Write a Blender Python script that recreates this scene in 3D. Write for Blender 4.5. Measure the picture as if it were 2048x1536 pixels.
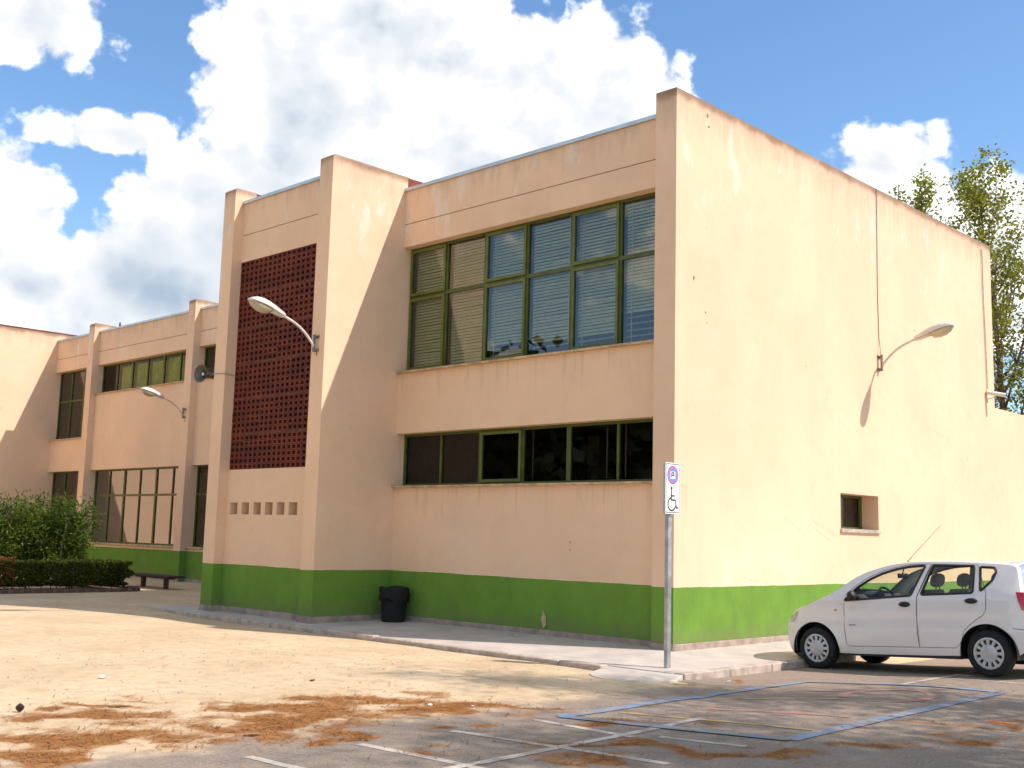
import bpy, bmesh, math, random
import numpy as np
from mathutils import Vector, Matrix, noise as mnoise
from mathutils.geometry import delaunay_2d_cdt

for o in list(bpy.data.objects):
    bpy.data.objects.remove(o)
S = bpy.context.scene
COL = S.collection
rng = random.Random(7)
nrg = np.random.default_rng(7)

# ------------------------------------------------------------------ camera
cam = bpy.data.cameras.new('camera')
cam.sensor_width = 36.0
cam.lens = 2259.5 / 2048 * 36.0
cam.clip_start = 0.1
cam.clip_end = 5000
camo = bpy.data.objects.new('camera', cam)
COL.objects.link(camo)
PITCH, ROLL, YAW = 0.134649, -0.026388, 0.771222
_fw = Vector((-math.sin(YAW) * math.cos(PITCH), math.cos(YAW) * math.cos(PITCH), math.sin(PITCH)))
_r = Vector((math.cos(YAW), math.sin(YAW), 0))
_dn = _fw.cross(_r)
_r2 = _r * math.cos(ROLL) + _dn * math.sin(ROLL)
_d2 = _dn * math.cos(ROLL) - _r * math.sin(ROLL)
camo.matrix_world = Matrix(((_r2.x, -_d2.x, -_fw.x, 10.001), (_r2.y, -_d2.y, -_fw.y, -13.81),
                            (_r2.z, -_d2.z, -_fw.z, 1.58), (0, 0, 0, 1)))
S.camera = camo

# ------------------------------------------------------------------ light and exposure
SUN_TO = Vector((0.80, 0.383, 1.0)).normalized()
SUN_EL = math.asin(SUN_TO.z)
SUN_AZ = math.atan2(SUN_TO.x, SUN_TO.y)
sl = bpy.data.lights.new('sun', 'SUN')
sl.energy = 2.75
sl.angle = math.radians(0.53)
sl.color = (1.0, 0.885, 0.86)
so = bpy.data.objects.new('sun', sl)
COL.objects.link(so)
so.rotation_euler = SUN_TO.to_track_quat('Z', 'Y').to_euler()
so.location = (20, 10, 30)
S.view_settings.view_transform = 'Standard'
S.view_settings.look = 'None'
S.view_settings.gamma = 1
S.view_settings.exposure = 1.0
S.view_settings.use_curve_mapping = False
S.render.engine = 'CYCLES'
S.cycles.max_bounces = 6
S.cycles.diffuse_bounces = 3
S.cycles.glossy_bounces = 3
S.cycles.transmission_bounces = 4
S.cycles.transparent_max_bounces = 12
S.cycles.use_denoising = True
S.render.resolution_x, S.render.resolution_y = 1024, 768


# ---- a small expression helper for node maths
class X:
    nt = None

    def __init__(s, v): s.v = v

    @staticmethod
    def op(o, *a, clamp=False):
        n = X.nt.nodes.new('ShaderNodeMath'); n.operation = o; n.use_clamp = clamp
        for i, q in enumerate(a):
            if isinstance(q, X): X.nt.links.new(q.v, n.inputs[i])
            else: n.inputs[i].default_value = q
        return X(n.outputs[0])

    def __add__(s, o): return X.op('ADD', s, o)
    def __radd__(s, o): return X.op('ADD', o, s)
    def __sub__(s, o): return X.op('SUBTRACT', s, o)
    def __rsub__(s, o): return X.op('SUBTRACT', o, s)
    def __mul__(s, o): return X.op('MULTIPLY', s, o)
    def __rmul__(s, o): return X.op('MULTIPLY', o, s)
    def __truediv__(s, o): return X.op('DIVIDE', s, o)


def xmax(a, b): return X.op('MAXIMUM', a, b)
def xmin(a, b): return X.op('MINIMUM', a, b)
def xsm(a, b, k): return X.op('SMOOTH_MAX', a, b, k)
def clamp01(a): return X.op('MULTIPLY', a, 1.0, clamp=True)


def sstep(lo, hi, x):
    n = X.nt.nodes.new('ShaderNodeMapRange'); n.interpolation_type = 'SMOOTHSTEP'
    n.inputs['From Min'].default_value = lo; n.inputs['From Max'].default_value = hi
    X.nt.links.new(x.v, n.inputs['Value'])
    return X(n.outputs[0])


def xnoise(vec, scale, detail=4, rough=0.55, lac=2.0, dist=0.0, dim='3D'):
    n = X.nt.nodes.new('ShaderNodeTexNoise'); n.noise_dimensions = dim
    n.inputs['Scale'].default_value = scale; n.inputs['Detail'].default_value = detail
    n.inputs['Roughness'].default_value = rough; n.inputs['Lacunarity'].default_value = lac
    n.inputs['Distortion'].default_value = dist
    if vec is not None: X.nt.links.new(vec, n.inputs['Vector'])
    return X(n.outputs['Fac'])


def xvoro(vec, scale, feature='F1', smooth=0.5, rnd=1.0, dim='3D'):
    n = X.nt.nodes.new('ShaderNodeTexVoronoi'); n.feature = feature; n.voronoi_dimensions = dim
    n.inputs['Scale'].default_value = scale
    n.inputs['Randomness'].default_value = rnd
    if feature == 'SMOOTH_F1': n.inputs['Smoothness'].default_value = smooth
    X.nt.links.new(vec, n.inputs['Vector'])
    return X(n.outputs['Distance'])


def comb(x, y, z):
    n = X.nt.nodes.new('ShaderNodeCombineXYZ')
    for i, q in enumerate((x, y, z)):
        if isinstance(q, X): X.nt.links.new(q.v, n.inputs[i])
        else: n.inputs[i].default_value = q
    return n.outputs[0]


def mixc(f, a, b, mode='MIX'):
    n = X.nt.nodes.new('ShaderNodeMix'); n.data_type = 'RGBA'; n.blend_type = mode
    for q, i in ((f, 0), (a, 6), (b, 7)):
        if isinstance(q, X): X.nt.links.new(q.v, n.inputs[i])
        elif isinstance(q, (int, float)): n.inputs[i].default_value = q
        elif isinstance(q, tuple): n.inputs[i].default_value = (q[0], q[1], q[2], 1)
        else: X.nt.links.new(q, n.inputs[i])
    return n.outputs[2]


# ------------------------------------------------------------------ world: sky with cumulus
W = bpy.data.worlds.new('World'); S.world = W; W.use_nodes = True
wt = W.node_tree; wt.nodes.clear()


def cloud_group():
    g = bpy.data.node_groups.new('cloud_field', 'ShaderNodeTree')
    g.interface.new_socket('az', in_out='INPUT', socket_type='NodeSocketFloat')
    g.interface.new_socket('el', in_out='INPUT', socket_type='NodeSocketFloat')
    g.interface.new_socket('density', in_out='OUTPUT', socket_type='NodeSocketFloat')
    X.nt = g
    gi = g.nodes.new('NodeGroupInput'); go = g.nodes.new('NodeGroupOutput')
    az, el = X(gi.outputs[0]), X(gi.outputs[1])
    # cumulus towers: azimuth, elevation, half width, half height, in degrees
    blobs = [(-54.3, 21.5, 6.3, 5.6), (-49.0, 24.0, 5.2, 5.2), (-52.0, 26.0, 6.4, 4.2), (-56.5, 18.5, 4.6, 3.4),
             (-45.0, 21.3, 6.0, 5.2), (-40.0, 22.0, 4.2, 3.6), (-38.3, 20.0, 3.2, 4.6), (-44.0, 18.5, 7.6, 4.2),
             (-59.5, 23.4, 1.4, 1.4), (-57.6, 25.0, 2.6, 2.4),
             (-68.9, 23.0, 3.4, 1.9), (-69.4, 14.3, 3.0, 2.9), (-69.0, 11.0, 4.6, 3.6), (-64.5, 9.5, 6.6, 2.6),
             (-62.5, 11.4, 5.2, 3.6), (-61.0, 15.4, 3.8, 1.9), (-64.6, 18.6, 3.0, 0.9), (-60.3, 17.3, 2.6, 1.5),
             (-58.6, 14.2, 3.2, 4.0), (-67.5, 8.0, 6.0, 2.0), (-52, 13.5, 8, 3.5),
             (-25.4, 17.4, 3.1, 2.4), (-28.0, 17.6, 1.8, 1.2), (-21.3, 15.6, 3.0, 1.7), (-23, 12, 8, 3)]
    F = None
    pv = comb(az, el, 0.0)
    for a, e, rx, ry in blobs:
        ma = g.nodes.new('ShaderNodeVectorMath'); ma.operation = 'MULTIPLY_ADD'
        g.links.new(pv, ma.inputs[0]); ma.inputs[1].default_value = (1 / rx, 1 / ry, 0); ma.inputs[2].default_value = (-a / rx, -e / ry, 0)
        ln = g.nodes.new('ShaderNodeVectorMath'); ln.operation = 'LENGTH'; g.links.new(ma.outputs[0], ln.inputs[0])
        k = 0.5 * (min(rx, 5) * min(ry, 5)) ** 0.5 / 2.2
        d = X.op('MULTIPLY_ADD', X(ln.outputs['Value']), -k, k)
        F = d if F is None else xsm(F, d, 0.10)
    # scattered fair-weather cumulus over the rest of the sky
    wide = xnoise(comb(az * 0.045, el * 0.085, 0.0), 1.0, 2, 0.5, dim='2D')
    off = sstep(31.0, 40.0, X.op('ABSOLUTE', az + 44.6))
    high = sstep(30.0, 36.0, el)
    away = xmax(off, high)
    F = F * (1.0 - away) + away * ((wide - 0.535) * 5.0)
    g.links.new(F.v, go.inputs[0])
    return g


CG = cloud_group()
X.nt = wt
tc = wt.nodes.new('ShaderNodeTexCoord')
nz = wt.nodes.new('ShaderNodeVectorMath'); nz.operation = 'NORMALIZE'
wt.links.new(tc.outputs['Generated'], nz.inputs[0])
sp = wt.nodes.new('ShaderNodeSeparateXYZ'); wt.links.new(nz.outputs[0], sp.inputs[0])
az = X.op('ARCTAN2', X(sp.outputs[0]), X(sp.outputs[1])) * (180 / math.pi)
el = X.op('ARCSINE', X(sp.outputs[2])) * (180 / math.pi)


fg = wt.nodes.new('ShaderNodeGroup'); fg.node_tree = CG
wt.links.new(az.v, fg.inputs[0]); wt.links.new(el.v, fg.inputs[1])
F0 = X(fg.outputs[0])


def puffs(a, e, fine=True):
    p = comb(a, e * 1.15, 0.0)
    n = xnoise(p, 0.22, 4, 0.5, 2.1, dim='2D')
    wv = comb(a + n * 2.0, e * 1.15 + n * 1.6, 0.0)
    v = (n - 0.5) * 0.42 + (0.5 - xvoro(wv, 0.36, dim='2D')) * 0.38 + (0.5 - xvoro(wv, 0.9, dim='2D')) * 0.19
    if fine: v = v + (0.5 - xvoro(wv, 2.4, dim='2D')) * 0.06 + (xnoise(p, 1.5, 5, 0.6, 2.1, dim='2D') - 0.5) * 0.20
    return v


N0 = puffs(az, el)
D0 = F0 + N0 + 0.03
N1 = puffs(az + 0.9, el + 1.0, False)
sky = wt.nodes.new('ShaderNodeTexSky'); sky.sky_type = 'NISHITA'; sky.sun_disc = False
sky.sun_elevation = SUN_EL; sky.sun_rotation = SUN_AZ
sky.altitude = 100; sky.air_density = 1.0; sky.dust_density = 0.6; sky.ozone_density = 1.6
skc = wt.nodes.new('ShaderNodeVectorMath'); skc.operation = 'SCALE'
skc.inputs['Scale'].default_value = 0.106
sat = wt.nodes.new('ShaderNodeHueSaturation'); sat.inputs['Saturation'].default_value = 1.16
wt.links.new(sky.outputs[0], sat.inputs['Color']); wt.links.new(sat.outputs[0], skc.inputs[0])
alpha = sstep(-0.05, 0.17, D0)
lit = clamp01(0.54 + (N0 - N1) * 0.62)
thick = sstep(0.05, 0.9, D0)
# undersides of the left-hand towers are thick and grey
greym = None
for a, e, rx, ry, k in [(-61.5, 11.8, 7.0, 4.4, 0.58), (-57.5, 15.0, 4.4, 4.2, 0.48), (-55.5, 20.0, 3.0, 4.5, 0.4),
                        (-64, 8.6, 6, 1.6, 0.35), (-67.5, 11.0, 2.2, 1.3, 0.4), (-47, 17.5, 4.2, 3.2, 0.3), (-41, 19.5, 3.0, 3.4, 0.28), (-52, 24.5, 4.5, 2.6, 0.26),
                        (-69.0, 22.6, 3, 1.6, 0.4), (-64.6, 18.4, 3, 1.2, 0.4), (-60.5, 16.6, 3, 1.4, 0.4)]:
    dx = (az - a) * (1 / rx); dy = (el - e) * (1 / ry)
    q = sstep(0.0, 0.8, 1.0 - X.op('SQRT', dx * dx + dy * dy)) * k
    greym = q if greym is None else xmax(greym, q)
away = sstep(31.0, 40.0, X.op('ABSOLUTE', az + 44.6))
greym = xmax(greym, away * 0.3)
shade = clamp01(lit * (1.0 - greym * (0.4 + thick * 0.6)) + (1 - thick) * 0.10)
ccol = mixc(sstep(0.0, 0.62, shade), (0.215, 0.275, 0.345), (0.505, 0.512, 0.52))
ccol = mixc(sstep(0.05, 0.35, shade), (0.175, 0.235, 0.31), ccol)
ccol = mixc(sstep(0.50, 0.72, shade), ccol, (0.86, 0.86, 0.86))
# horizon haze keeps the far clouds soft
fin = mixc(alpha * 0.97, skc.outputs[0], ccol)
bg = wt.nodes.new('ShaderNodeBackground'); bg.inputs['Strength'].default_value = 1.0
wo = wt.nodes.new('ShaderNodeOutputWorld')
wt.links.new(fin, bg.inputs['Color']); wt.links.new(bg.outputs[0], wo.inputs[0])
W.cycles.sampling_method = 'NONE'

# ------------------------------------------------------------------ materials
MAT = {}


def newmat(name):
    m = bpy.data.materials.new(name); m.use_nodes = True
    nt = m.node_tree; nt.nodes.clear()
    out = nt.nodes.new('ShaderNodeOutputMaterial')
    b = nt.nodes.new('ShaderNodeBsdfPrincipled')
    nt.links.new(b.outputs[0], out.inputs[0])
    MAT[name] = m
    X.nt = nt
    return m, nt, b, out


def setbump(nt, b, h, strength=0.3, dist=0.01):
    n = nt.nodes.new('ShaderNodeBump'); n.inputs['Strength'].default_value = strength
    n.inputs['Distance'].default_value = dist
    nt.links.new(h.v, n.inputs['Height']); nt.links.new(n.outputs[0], b.inputs['Normal'])


def wpos(nt):
    g = nt.nodes.new('ShaderNodeNewGeometry'); return g.outputs['Position']


def opos(nt):
    g = nt.nodes.new('ShaderNodeTexCoord'); return g.outputs['Object']


def simple(name, col, rough=0.6, metal=0.0, var=0.12, scale=8.0, bump=0.0, spec=0.5, coat=0.0, bscale=60):
    m, nt, b, out = newmat(name)
    p = opos(nt)
    n = xnoise(p, scale, 5, 0.6)
    c = mixc(sstep(0.3, 0.7, n), tuple(q * (1 - var) for q in col), tuple(min(1, q * (1 + var)) for q in col))
    nt.links.new(c, b.inputs['Base Color'])
    b.inputs['Roughness'].default_value = rough; b.inputs['Metallic'].default_value = metal
    b.inputs['Specular IOR Level'].default_value = spec
    b.inputs['Coat Weight'].default_value = coat
    if bump: setbump(nt, b, xnoise(p, bscale, 4, 0.6), bump, 0.01)
    return m


CREAM = (0.83, 0.575, 0.372)
GREEN = (0.15, 0.285, 0.04)


def stucco(name, dado=True):
    m, nt, b, out = newmat(name)
    p = wpos(nt)
    s = nt.nodes.new('ShaderNodeSeparateXYZ'); nt.links.new(p, s.inputs[0])
    x, y, z = (X(q) for q in s.outputs)
    big = xnoise(p, 0.45, 4, 0.55)
    mid = xnoise(p, 2.6, 5, 0.6)
    c = mixc(sstep(0.3, 0.7, big), tuple(q * 0.95 for q in CREAM), tuple(min(1, q * 1.05) for q in CREAM))
    c = mixc(sstep(0.45, 0.75, mid) * 0.22, c, (0.66, 0.455, 0.29))
    # pale scabs and runs of old paint near the parapets
    hi = sstep(6.3, 7.7, z)
    runs = xnoise(comb(x * 2.2, y * 2.2, z * 0.75), 1.0, 6, 0.62)
    patch = sstep(0.585, 0.64, runs) * hi * (1 - sstep(8.2, 8.5, z))
    c = mixc(patch * 0.6, c, (0.80, 0.70, 0.58))
    # grey weathering just under the coping
    drip = xnoise(comb(x * 5.0, y * 5.0, z * 0.9), 1.0, 5, 0.65)
    top = sstep(7.9, 8.6, z + (drip - 0.5) * 1.6)
    c = mixc(top * 0.42, c, (0.42, 0.32, 0.22))
    cap = sstep(8.42, 8.6, z + (mid - 0.5) * 0.25)
    c = mixc(cap * 0.75, c, (0.20, 0.115, 0.065))
    # faint dark run marks all the way down
    st = xnoise(comb(x * 7.0, y * 7.0, z * 0.35), 1.0, 4, 0.6)
    c = mixc(sstep(0.56, 0.74, st) * 0.06, c, (0.45, 0.31, 0.19))
    # drips under the sills and a coarse grain
    dr = xnoise(comb(x * 11.0, y * 11.0, z * 0.7), 1.0, 4, 0.6)
    un = sstep(3.85, 4.6, z) * (1 - sstep(4.62, 4.66, z)) + sstep(1.75, 2.42, z) * (1 - sstep(2.43, 2.47, z))
    un = un * sstep(0.15, 0.19, y) * (1 - sstep(0.3, 0.34, y))
    c = mixc(clamp01(un * sstep(0.52, 0.66, dr)) * 0.28, c, (0.44, 0.31, 0.19))
    c = mixc(sstep(0.55, 0.75, xnoise(p, 30, 3, 0.7)) * 0.10, c, (0.50, 0.36, 0.24))
    # trowel patches and hairline cracks
    c = mixc(sstep(0.54, 0.60, xnoise(p, 0.8, 3, 0.5, dist=0.6)) * 0.10, c, (0.86, 0.66, 0.47))
    ck = xvoro(p, 0.55, 'DISTANCE_TO_EDGE')
    ckm = (1 - sstep(0.0, 0.006, ck + (xnoise(p, 7.0, 3, 0.6) - 0.5) * 0.05)) * sstep(0.56, 0.68, xnoise(p, 0.35, 2, 0.5))
    c = mixc(ckm * 0.22, c, (0.42, 0.30, 0.20))
    # mottled lower zone
    low = 1 - sstep(1.2, 2.4, z)
    c = mixc(low * sstep(0.5, 0.66, xnoise(p, 1.1, 5, 0.6)) * 0.35, c, (0.80, 0.63, 0.46))
    sc = xnoise(p, 9.0, 6, 0.7)
    if dado:
        g = mixc(sstep(0.3, 0.75, mid), tuple(q * 0.92 for q in GREEN), tuple(q * 1.08 for q in GREEN))
        g = mixc(sstep(0.66, 0.72, sc) * 0.45, g, (0.42, 0.46, 0.30))
        g = mixc(sstep(0.50, 0.72, xnoise(comb(x * 3.0, y * 3.0, z * 0.8), 1.0, 5, 0.65)) * 0.28, g, (0.10, 0.19, 0.04))
        g = mixc((1 - sstep(0.05, 0.42, z + (mid - 0.5) * 0.45)) * 0.42, g, (0.20, 0.19, 0.10))
        edge = z + (xnoise(p, 14.0, 2, 0.5) - 0.5) * 0.014 + (xnoise(p, 1.2, 2, 0.5) - 0.5) * 0.03
        c = mixc(1 - sstep(0.901, 0.907, edge), c, g)
    nt.links.new(c, b.inputs['Base Color'])
    b.inputs['Roughness'].default_value = 0.92
    b.inputs['Specular IOR Level'].default_value = 0.2
    h = xnoise(p, 55, 4, 0.65) * 0.6 + xnoise(p, 3.5, 3, 0.5) * 1.6 - ckm * 0.5
    setbump(nt, b, h, 0.35, 0.012)
    return m


stucco('stucco')

# dirt / asphalt / pine litter: one shader driven by the attributes laid down with the ground mesh
def groundmat():
    m, nt, b, out = newmat('ground')
    p = wpos(nt)
    a1 = nt.nodes.new('ShaderNodeAttribute'); a1.attribute_name = 'asphalt'
    a2 = nt.nodes.new('ShaderNodeAttribute'); a2.attribute_name = 'litter'
    fine = xnoise(p, 38, 6, 0.7); mid = xnoise(p, 5.0, 6, 0.65); big = xnoise(p, 0.7, 4, 0.5)
    grit = xnoise(p, 140, 3, 0.7)
    peb = xvoro(p, 26)
    asp = X(a1.outputs['Fac']) + (mid - 0.5) * 0.55 + (fine - 0.5) * 0.35
    asp = sstep(0.30, 0.70, asp)
    lit_ = X(a2.outputs['Fac']) + (mid - 0.5) * 0.85 + (fine - 0.5) * 1.1 + (grit - 0.5) * 0.5
    lit_ = sstep(0.28, 0.80, lit_)
    d = mixc(sstep(0.3, 0.7, big), (0.56, 0.43, 0.255), (0.67, 0.525, 0.325))
    d = mixc(sstep(0.40, 0.72, mid) * 0.55, d, (0.42, 0.30, 0.185))
    d = mixc(sstep(0.52, 0.72, fine) * 0.5, d, (0.27, 0.18, 0.10))
    d = mixc(sstep(0.60, 0.70, grit) * 0.35, d, (0.70, 0.60, 0.46))
    d = mixc((1 - sstep(0.05, 0.16, peb)) * 0.35, d, (0.24, 0.19, 0.14))
    t = mixc(sstep(0.3, 0.7, fine), (0.215, 0.168, 0.122), (0.365, 0.29, 0.212))
    t = mixc(sstep(0.50, 0.62, grit) * 0.5, t, (0.40, 0.37, 0.32))
    t = mixc((1 - sstep(0.42, 0.50, grit)) * 0.45, t, (0.085, 0.07, 0.058))
    t = mixc(sstep(0.45, 0.75, mid) * 0.4, t, (0.34, 0.285, 0.215))
    t = mixc(sstep(0.55, 0.68, xnoise(p, 1.3, 4, 0.55)) * 0.35, t, (0.36, 0.28, 0.19))
    l = mixc(sstep(0.3, 0.7, fine), (0.20, 0.068, 0.014), (0.42, 0.19, 0.05))
    l = mixc(sstep(0.58, 0.66, grit) * 0.5, l, (0.52, 0.34, 0.16))
    c = mixc(asp, d, t)
    c = mixc(lit_ * 0.92, c, l)
    nt.links.new(c, b.inputs['Base Color'])
    b.inputs['Roughness'].default_value = 0.95
    b.inputs['Specular IOR Level'].default_value = 0.15
    setbump(nt, b, fine * 0.6 + grit * 0.5 + mid * 0.6, 0.55, 0.02)
    return m


groundmat()


def concrete():
    m, nt, b, out = newmat('concrete')
    p = wpos(nt)
    n = xnoise(p, 1.7, 6, 0.6); f = xnoise(p, 40, 5, 0.65); g = xnoise(p, 130, 2, 0.5)
    c = mixc(sstep(0.3, 0.7, n), (0.43, 0.385, 0.32), (0.56, 0.50, 0.42))
    c = mixc(sstep(0.5, 0.75, f) * 0.4, c, (0.33, 0.29, 0.235))
    c = mixc(sstep(0.55, 0.7, xnoise(p, 3.3, 5, 0.7)) * 0.4, c, (0.50, 0.385, 0.26))
    nt.links.new(c, b.inputs['Base Color']); b.inputs['Roughness'].default_value = 0.9
    setbump(nt, b, f + g * 0.4, 0.35, 0.01)


concrete()
simple('kerb', (0.46, 0.38, 0.30), 0.9, var=0.25, scale=5, bump=0.5)
simple('plinth', (0.36, 0.28, 0.22), 0.9, var=0.25, scale=4, bump=0.5)
simple('frame_green', (0.072, 0.092, 0.010), 0.45, var=0.2, scale=6)
simple('sash_green', (0.105, 0.135, 0.016), 0.45, var=0.2, scale=6)
simple('sill', (0.52, 0.37, 0.21), 0.85, var=0.3, scale=5, bump=0.4)
simple('flashing', (0.55, 0.62, 0.62), 0.4, metal=0.6, var=0.1, scale=3)
simple('red_parapet', (0.20, 0.045, 0.03), 0.9, var=0.25, scale=4, bump=0.4)
def brickmat():
    m, nt, b, out = newmat('brick')
    oi = nt.nodes.new('ShaderNodeObjectInfo'); p = wpos(nt)
    c = mixc(X(oi.outputs['Random']), (0.095, 0.016, 0.008), (0.185, 0.036, 0.014))
    c = mixc(sstep(0.5, 0.75, xnoise(p, 11, 5, 0.65)) * 0.5, c, (0.075, 0.014, 0.009))
    c = mixc(sstep(0.62, 0.72, xnoise(p, 5, 4, 0.6)) * 0.3, c, (0.24, 0.12, 0.07))
    nt.links.new(c, b.inputs['Base Color']); b.inputs['Roughness'].default_value = 0.85
    setbump(nt, b, xnoise(p, 90, 3, 0.6), 0.4, 0.006)


brickmat()
simple('mortar', (0.13, 0.045, 0.025), 0.95, var=0.3, scale=6, bump=0.4)
simple('interior', (0.40, 0.36, 0.32), 0.9, var=0.1)
simple('interior_dark', (0.05, 0.04, 0.035), 0.9, var=0.1)
simple('slat', (0.88, 0.90, 0.70), 0.5, var=0.06)
simple('cord', (0.8, 0.8, 0.76), 0.6, var=0.05)
simple('curtain', (0.42, 0.47, 0.03), 0.9, var=0.25, scale=2.2)
simple('roofing', (0.30, 0.28, 0.26), 0.9, var=0.2)
simple('lamp_grey', (0.62, 0.60, 0.55), 0.4, var=0.10, scale=5, coat=0.2)
simple('galvanised', (0.42, 0.43, 0.42), 0.45, metal=0.55, var=0.25, scale=7)
simple('bracket', (0.26, 0.23, 0.20), 0.6, metal=0.4, var=0.35, scale=12)
simple('rust', (0.30, 0.15, 0.05), 0.9, var=0.4, scale=20)
simple('cable', (0.33, 0.32, 0.30), 0.7, var=0.15)
simple('cable_pale', (0.58, 0.53, 0.47), 0.7, var=0.15)
simple('hose_black', (0.015, 0.014, 0.014), 0.5, var=0.2)
simple('horn', (0.11, 0.105, 0.085), 0.5, metal=0.2, var=0.3, scale=7)
simple('camera_white', (0.66, 0.62, 0.54), 0.4, var=0.08)
simple('sign_white', (0.86, 0.86, 0.84), 0.35, var=0.03)
simple('sign_red', (0.78, 0.06, 0.14), 0.35, var=0.05)
simple('sign_blue', (0.12, 0.28, 0.75), 0.35, var=0.05)
simple('sign_black', (0.012, 0.012, 0.014), 0.4, var=0.05)
simple('sign_edge', (0.45, 0.50, 0.46), 0.5, metal=0.3, var=0.1)
simple('bin_black', (0.004, 0.004, 0.005), 0.8, var=0.3, scale=9, bump=0.35, bscale=14)
simple('bench_wood', (0.045, 0.026, 0.022), 0.8, var=0.35, scale=9, bump=0.4)
simple('bench_leg', (0.16, 0.09, 0.06), 0.85, var=0.25)
simple('border_brick', (0.13, 0.085, 0.06), 0.95, var=0.35, scale=3, bump=0.5)
simple('bark', (0.14, 0.10, 0.07), 0.95, var=0.35, scale=9, bump=0.8, bscale=30)
simple('bark_pale', (0.27, 0.215, 0.15), 0.95, var=0.35, scale=6, bump=0.8, bscale=30)
simple('plaster_scar', (0.34, 0.21, 0.12), 0.95, var=0.4, scale=30)
simple('wood_twig', (0.20, 0.09, 0.04), 0.9, var=0.3, scale=20)
simple('cone_brown', (0.055, 0.035, 0.025), 0.9, var=0.4, scale=40, bump=0.8, bscale=50)
simple('paper', (0.82, 0.80, 0.76), 0.8, var=0.1)
simple('dry_leaf', (0.50, 0.38, 0.22), 0.85, var=0.3, scale=30)
# car
simple('car_paint', (0.78, 0.745, 0.70), 0.25, var=0.025, scale=3, coat=1.0)
simple('tyre', (0.010, 0.010, 0.010), 0.85, var=0.3, scale=10, bump=0.2)
simple('hubcap', (0.50, 0.50, 0.49), 0.35, metal=0.25, var=0.12, scale=12)
simple('black_plastic', (0.012, 0.012, 0.013), 0.55, var=0.2)
simple('seam', (0.045, 0.042, 0.040), 0.8, var=0.1)
simple('upholstery', (0.055, 0.055, 0.06), 0.85, var=0.2, scale=20)
simple('orange_lens', (0.85, 0.16, 0.02), 0.25, var=0.05, coat=0.5)
simple('red_lens', (0.50, 0.006, 0.010), 0.12, var=0.25, scale=25, coat=1.0)
simple('clear_lens', (0.55, 0.48, 0.36), 0.12, var=0.3, scale=25, coat=1.0)
simple('chrome', (0.7, 0.7, 0.7), 0.15, metal=1.0, var=0.05)


def glass(name, tint, ior=1.55, rough=0.0):
    m, nt, b, out = newmat(name)
    nt.nodes.remove(b)
    t = nt.nodes.new('ShaderNodeBsdfTransparent'); t.inputs[0].default_value = (*tint, 1)
    g = nt.nodes.new('ShaderNodeBsdfGlossy'); g.inputs['Roughness'].default_value = rough
    f = nt.nodes.new('ShaderNodeFresnel'); f.inputs[0].default_value = ior
    p = wpos(nt)
    bn = nt.nodes.new('ShaderNodeBump'); bn.inputs['Strength'].default_value = 0.10; bn.inputs['Distance'].default_value = 0.01
    nt.links.new(xnoise(p, 1.1, 2, 0.4).v, bn.inputs['Height'])
    nt.links.new(bn.outputs[0], g.inputs['Normal'])
    mx = nt.nodes.new('ShaderNodeMixShader')
    nt.links.new(f.outputs[0], mx.inputs[0]); nt.links.new(t.outputs[0], mx.inputs[1]); nt.links.new(g.outputs[0], mx.inputs[2])
    nt.links.new(mx.outputs[0], out.inputs[0])


glass('window_glass', (0.93, 0.98, 0.82), 2.0)
glass('mirror_glass', (0.50, 0.46, 0.38), 4.2)
glass('far_glass', (0.75, 0.82, 0.68), 1.4)
glass('dark_glass', (0.45, 0.42, 0.38), 1.5)
glass('car_glass', (0.80, 0.86, 0.80), 1.5)


def lensmat():
    m, nt, b, out = newmat('lamp_lens')
    b.inputs['Base Color'].default_value = (0.72, 0.66, 0.46, 1); b.inputs['Roughness'].default_value = 0.25
    b.inputs['Transmission Weight'].default_value = 0.45
    n = xnoise(opos(nt), 9, 3, 0.6)
    nt.links.new(mixc(n, (0.60, 0.52, 0.30), (0.85, 0.80, 0.62)), b.inputs['Base Color'])


lensmat()


def paintmat(name, col, wear=0.5):
    m, nt, b, out = newmat(name)
    p = wpos(nt)
    fine = xnoise(p, 38, 6, 0.7); mid = xnoise(p, 4.0, 6, 0.65); grit = xnoise(p, 140, 3, 0.7)
    t = mixc(sstep(0.3, 0.7, fine), (0.215, 0.168, 0.122), (0.365, 0.29, 0.212))
    w = sstep(wear - 0.055, wear + 0.065, mid * 0.5 + fine * 0.3 + grit * 0.2)
    c = mixc(w * 0.85, col, t)
    lit_ = sstep(0.60, 0.68, xnoise(p, 0.9, 5, 0.6))
    c = mixc(lit_ * 0.45, c, (0.30, 0.14, 0.05))
    nt.links.new(c, b.inputs['Base Color']); b.inputs['Roughness'].default_value = 0.9
    setbump(nt, b, fine + grit * 0.5, 0.4, 0.01)


paintmat('paint_white', (0.54, 0.49, 0.40), 0.51)
paintmat('paint_blue', (0.15, 0.265, 0.39), 0.49)
paintmat('paint_yellow', (0.58, 0.38, 0.10), 0.50)
paintmat('paint_red', (0.38, 0.18, 0.15), 0.49)


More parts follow.
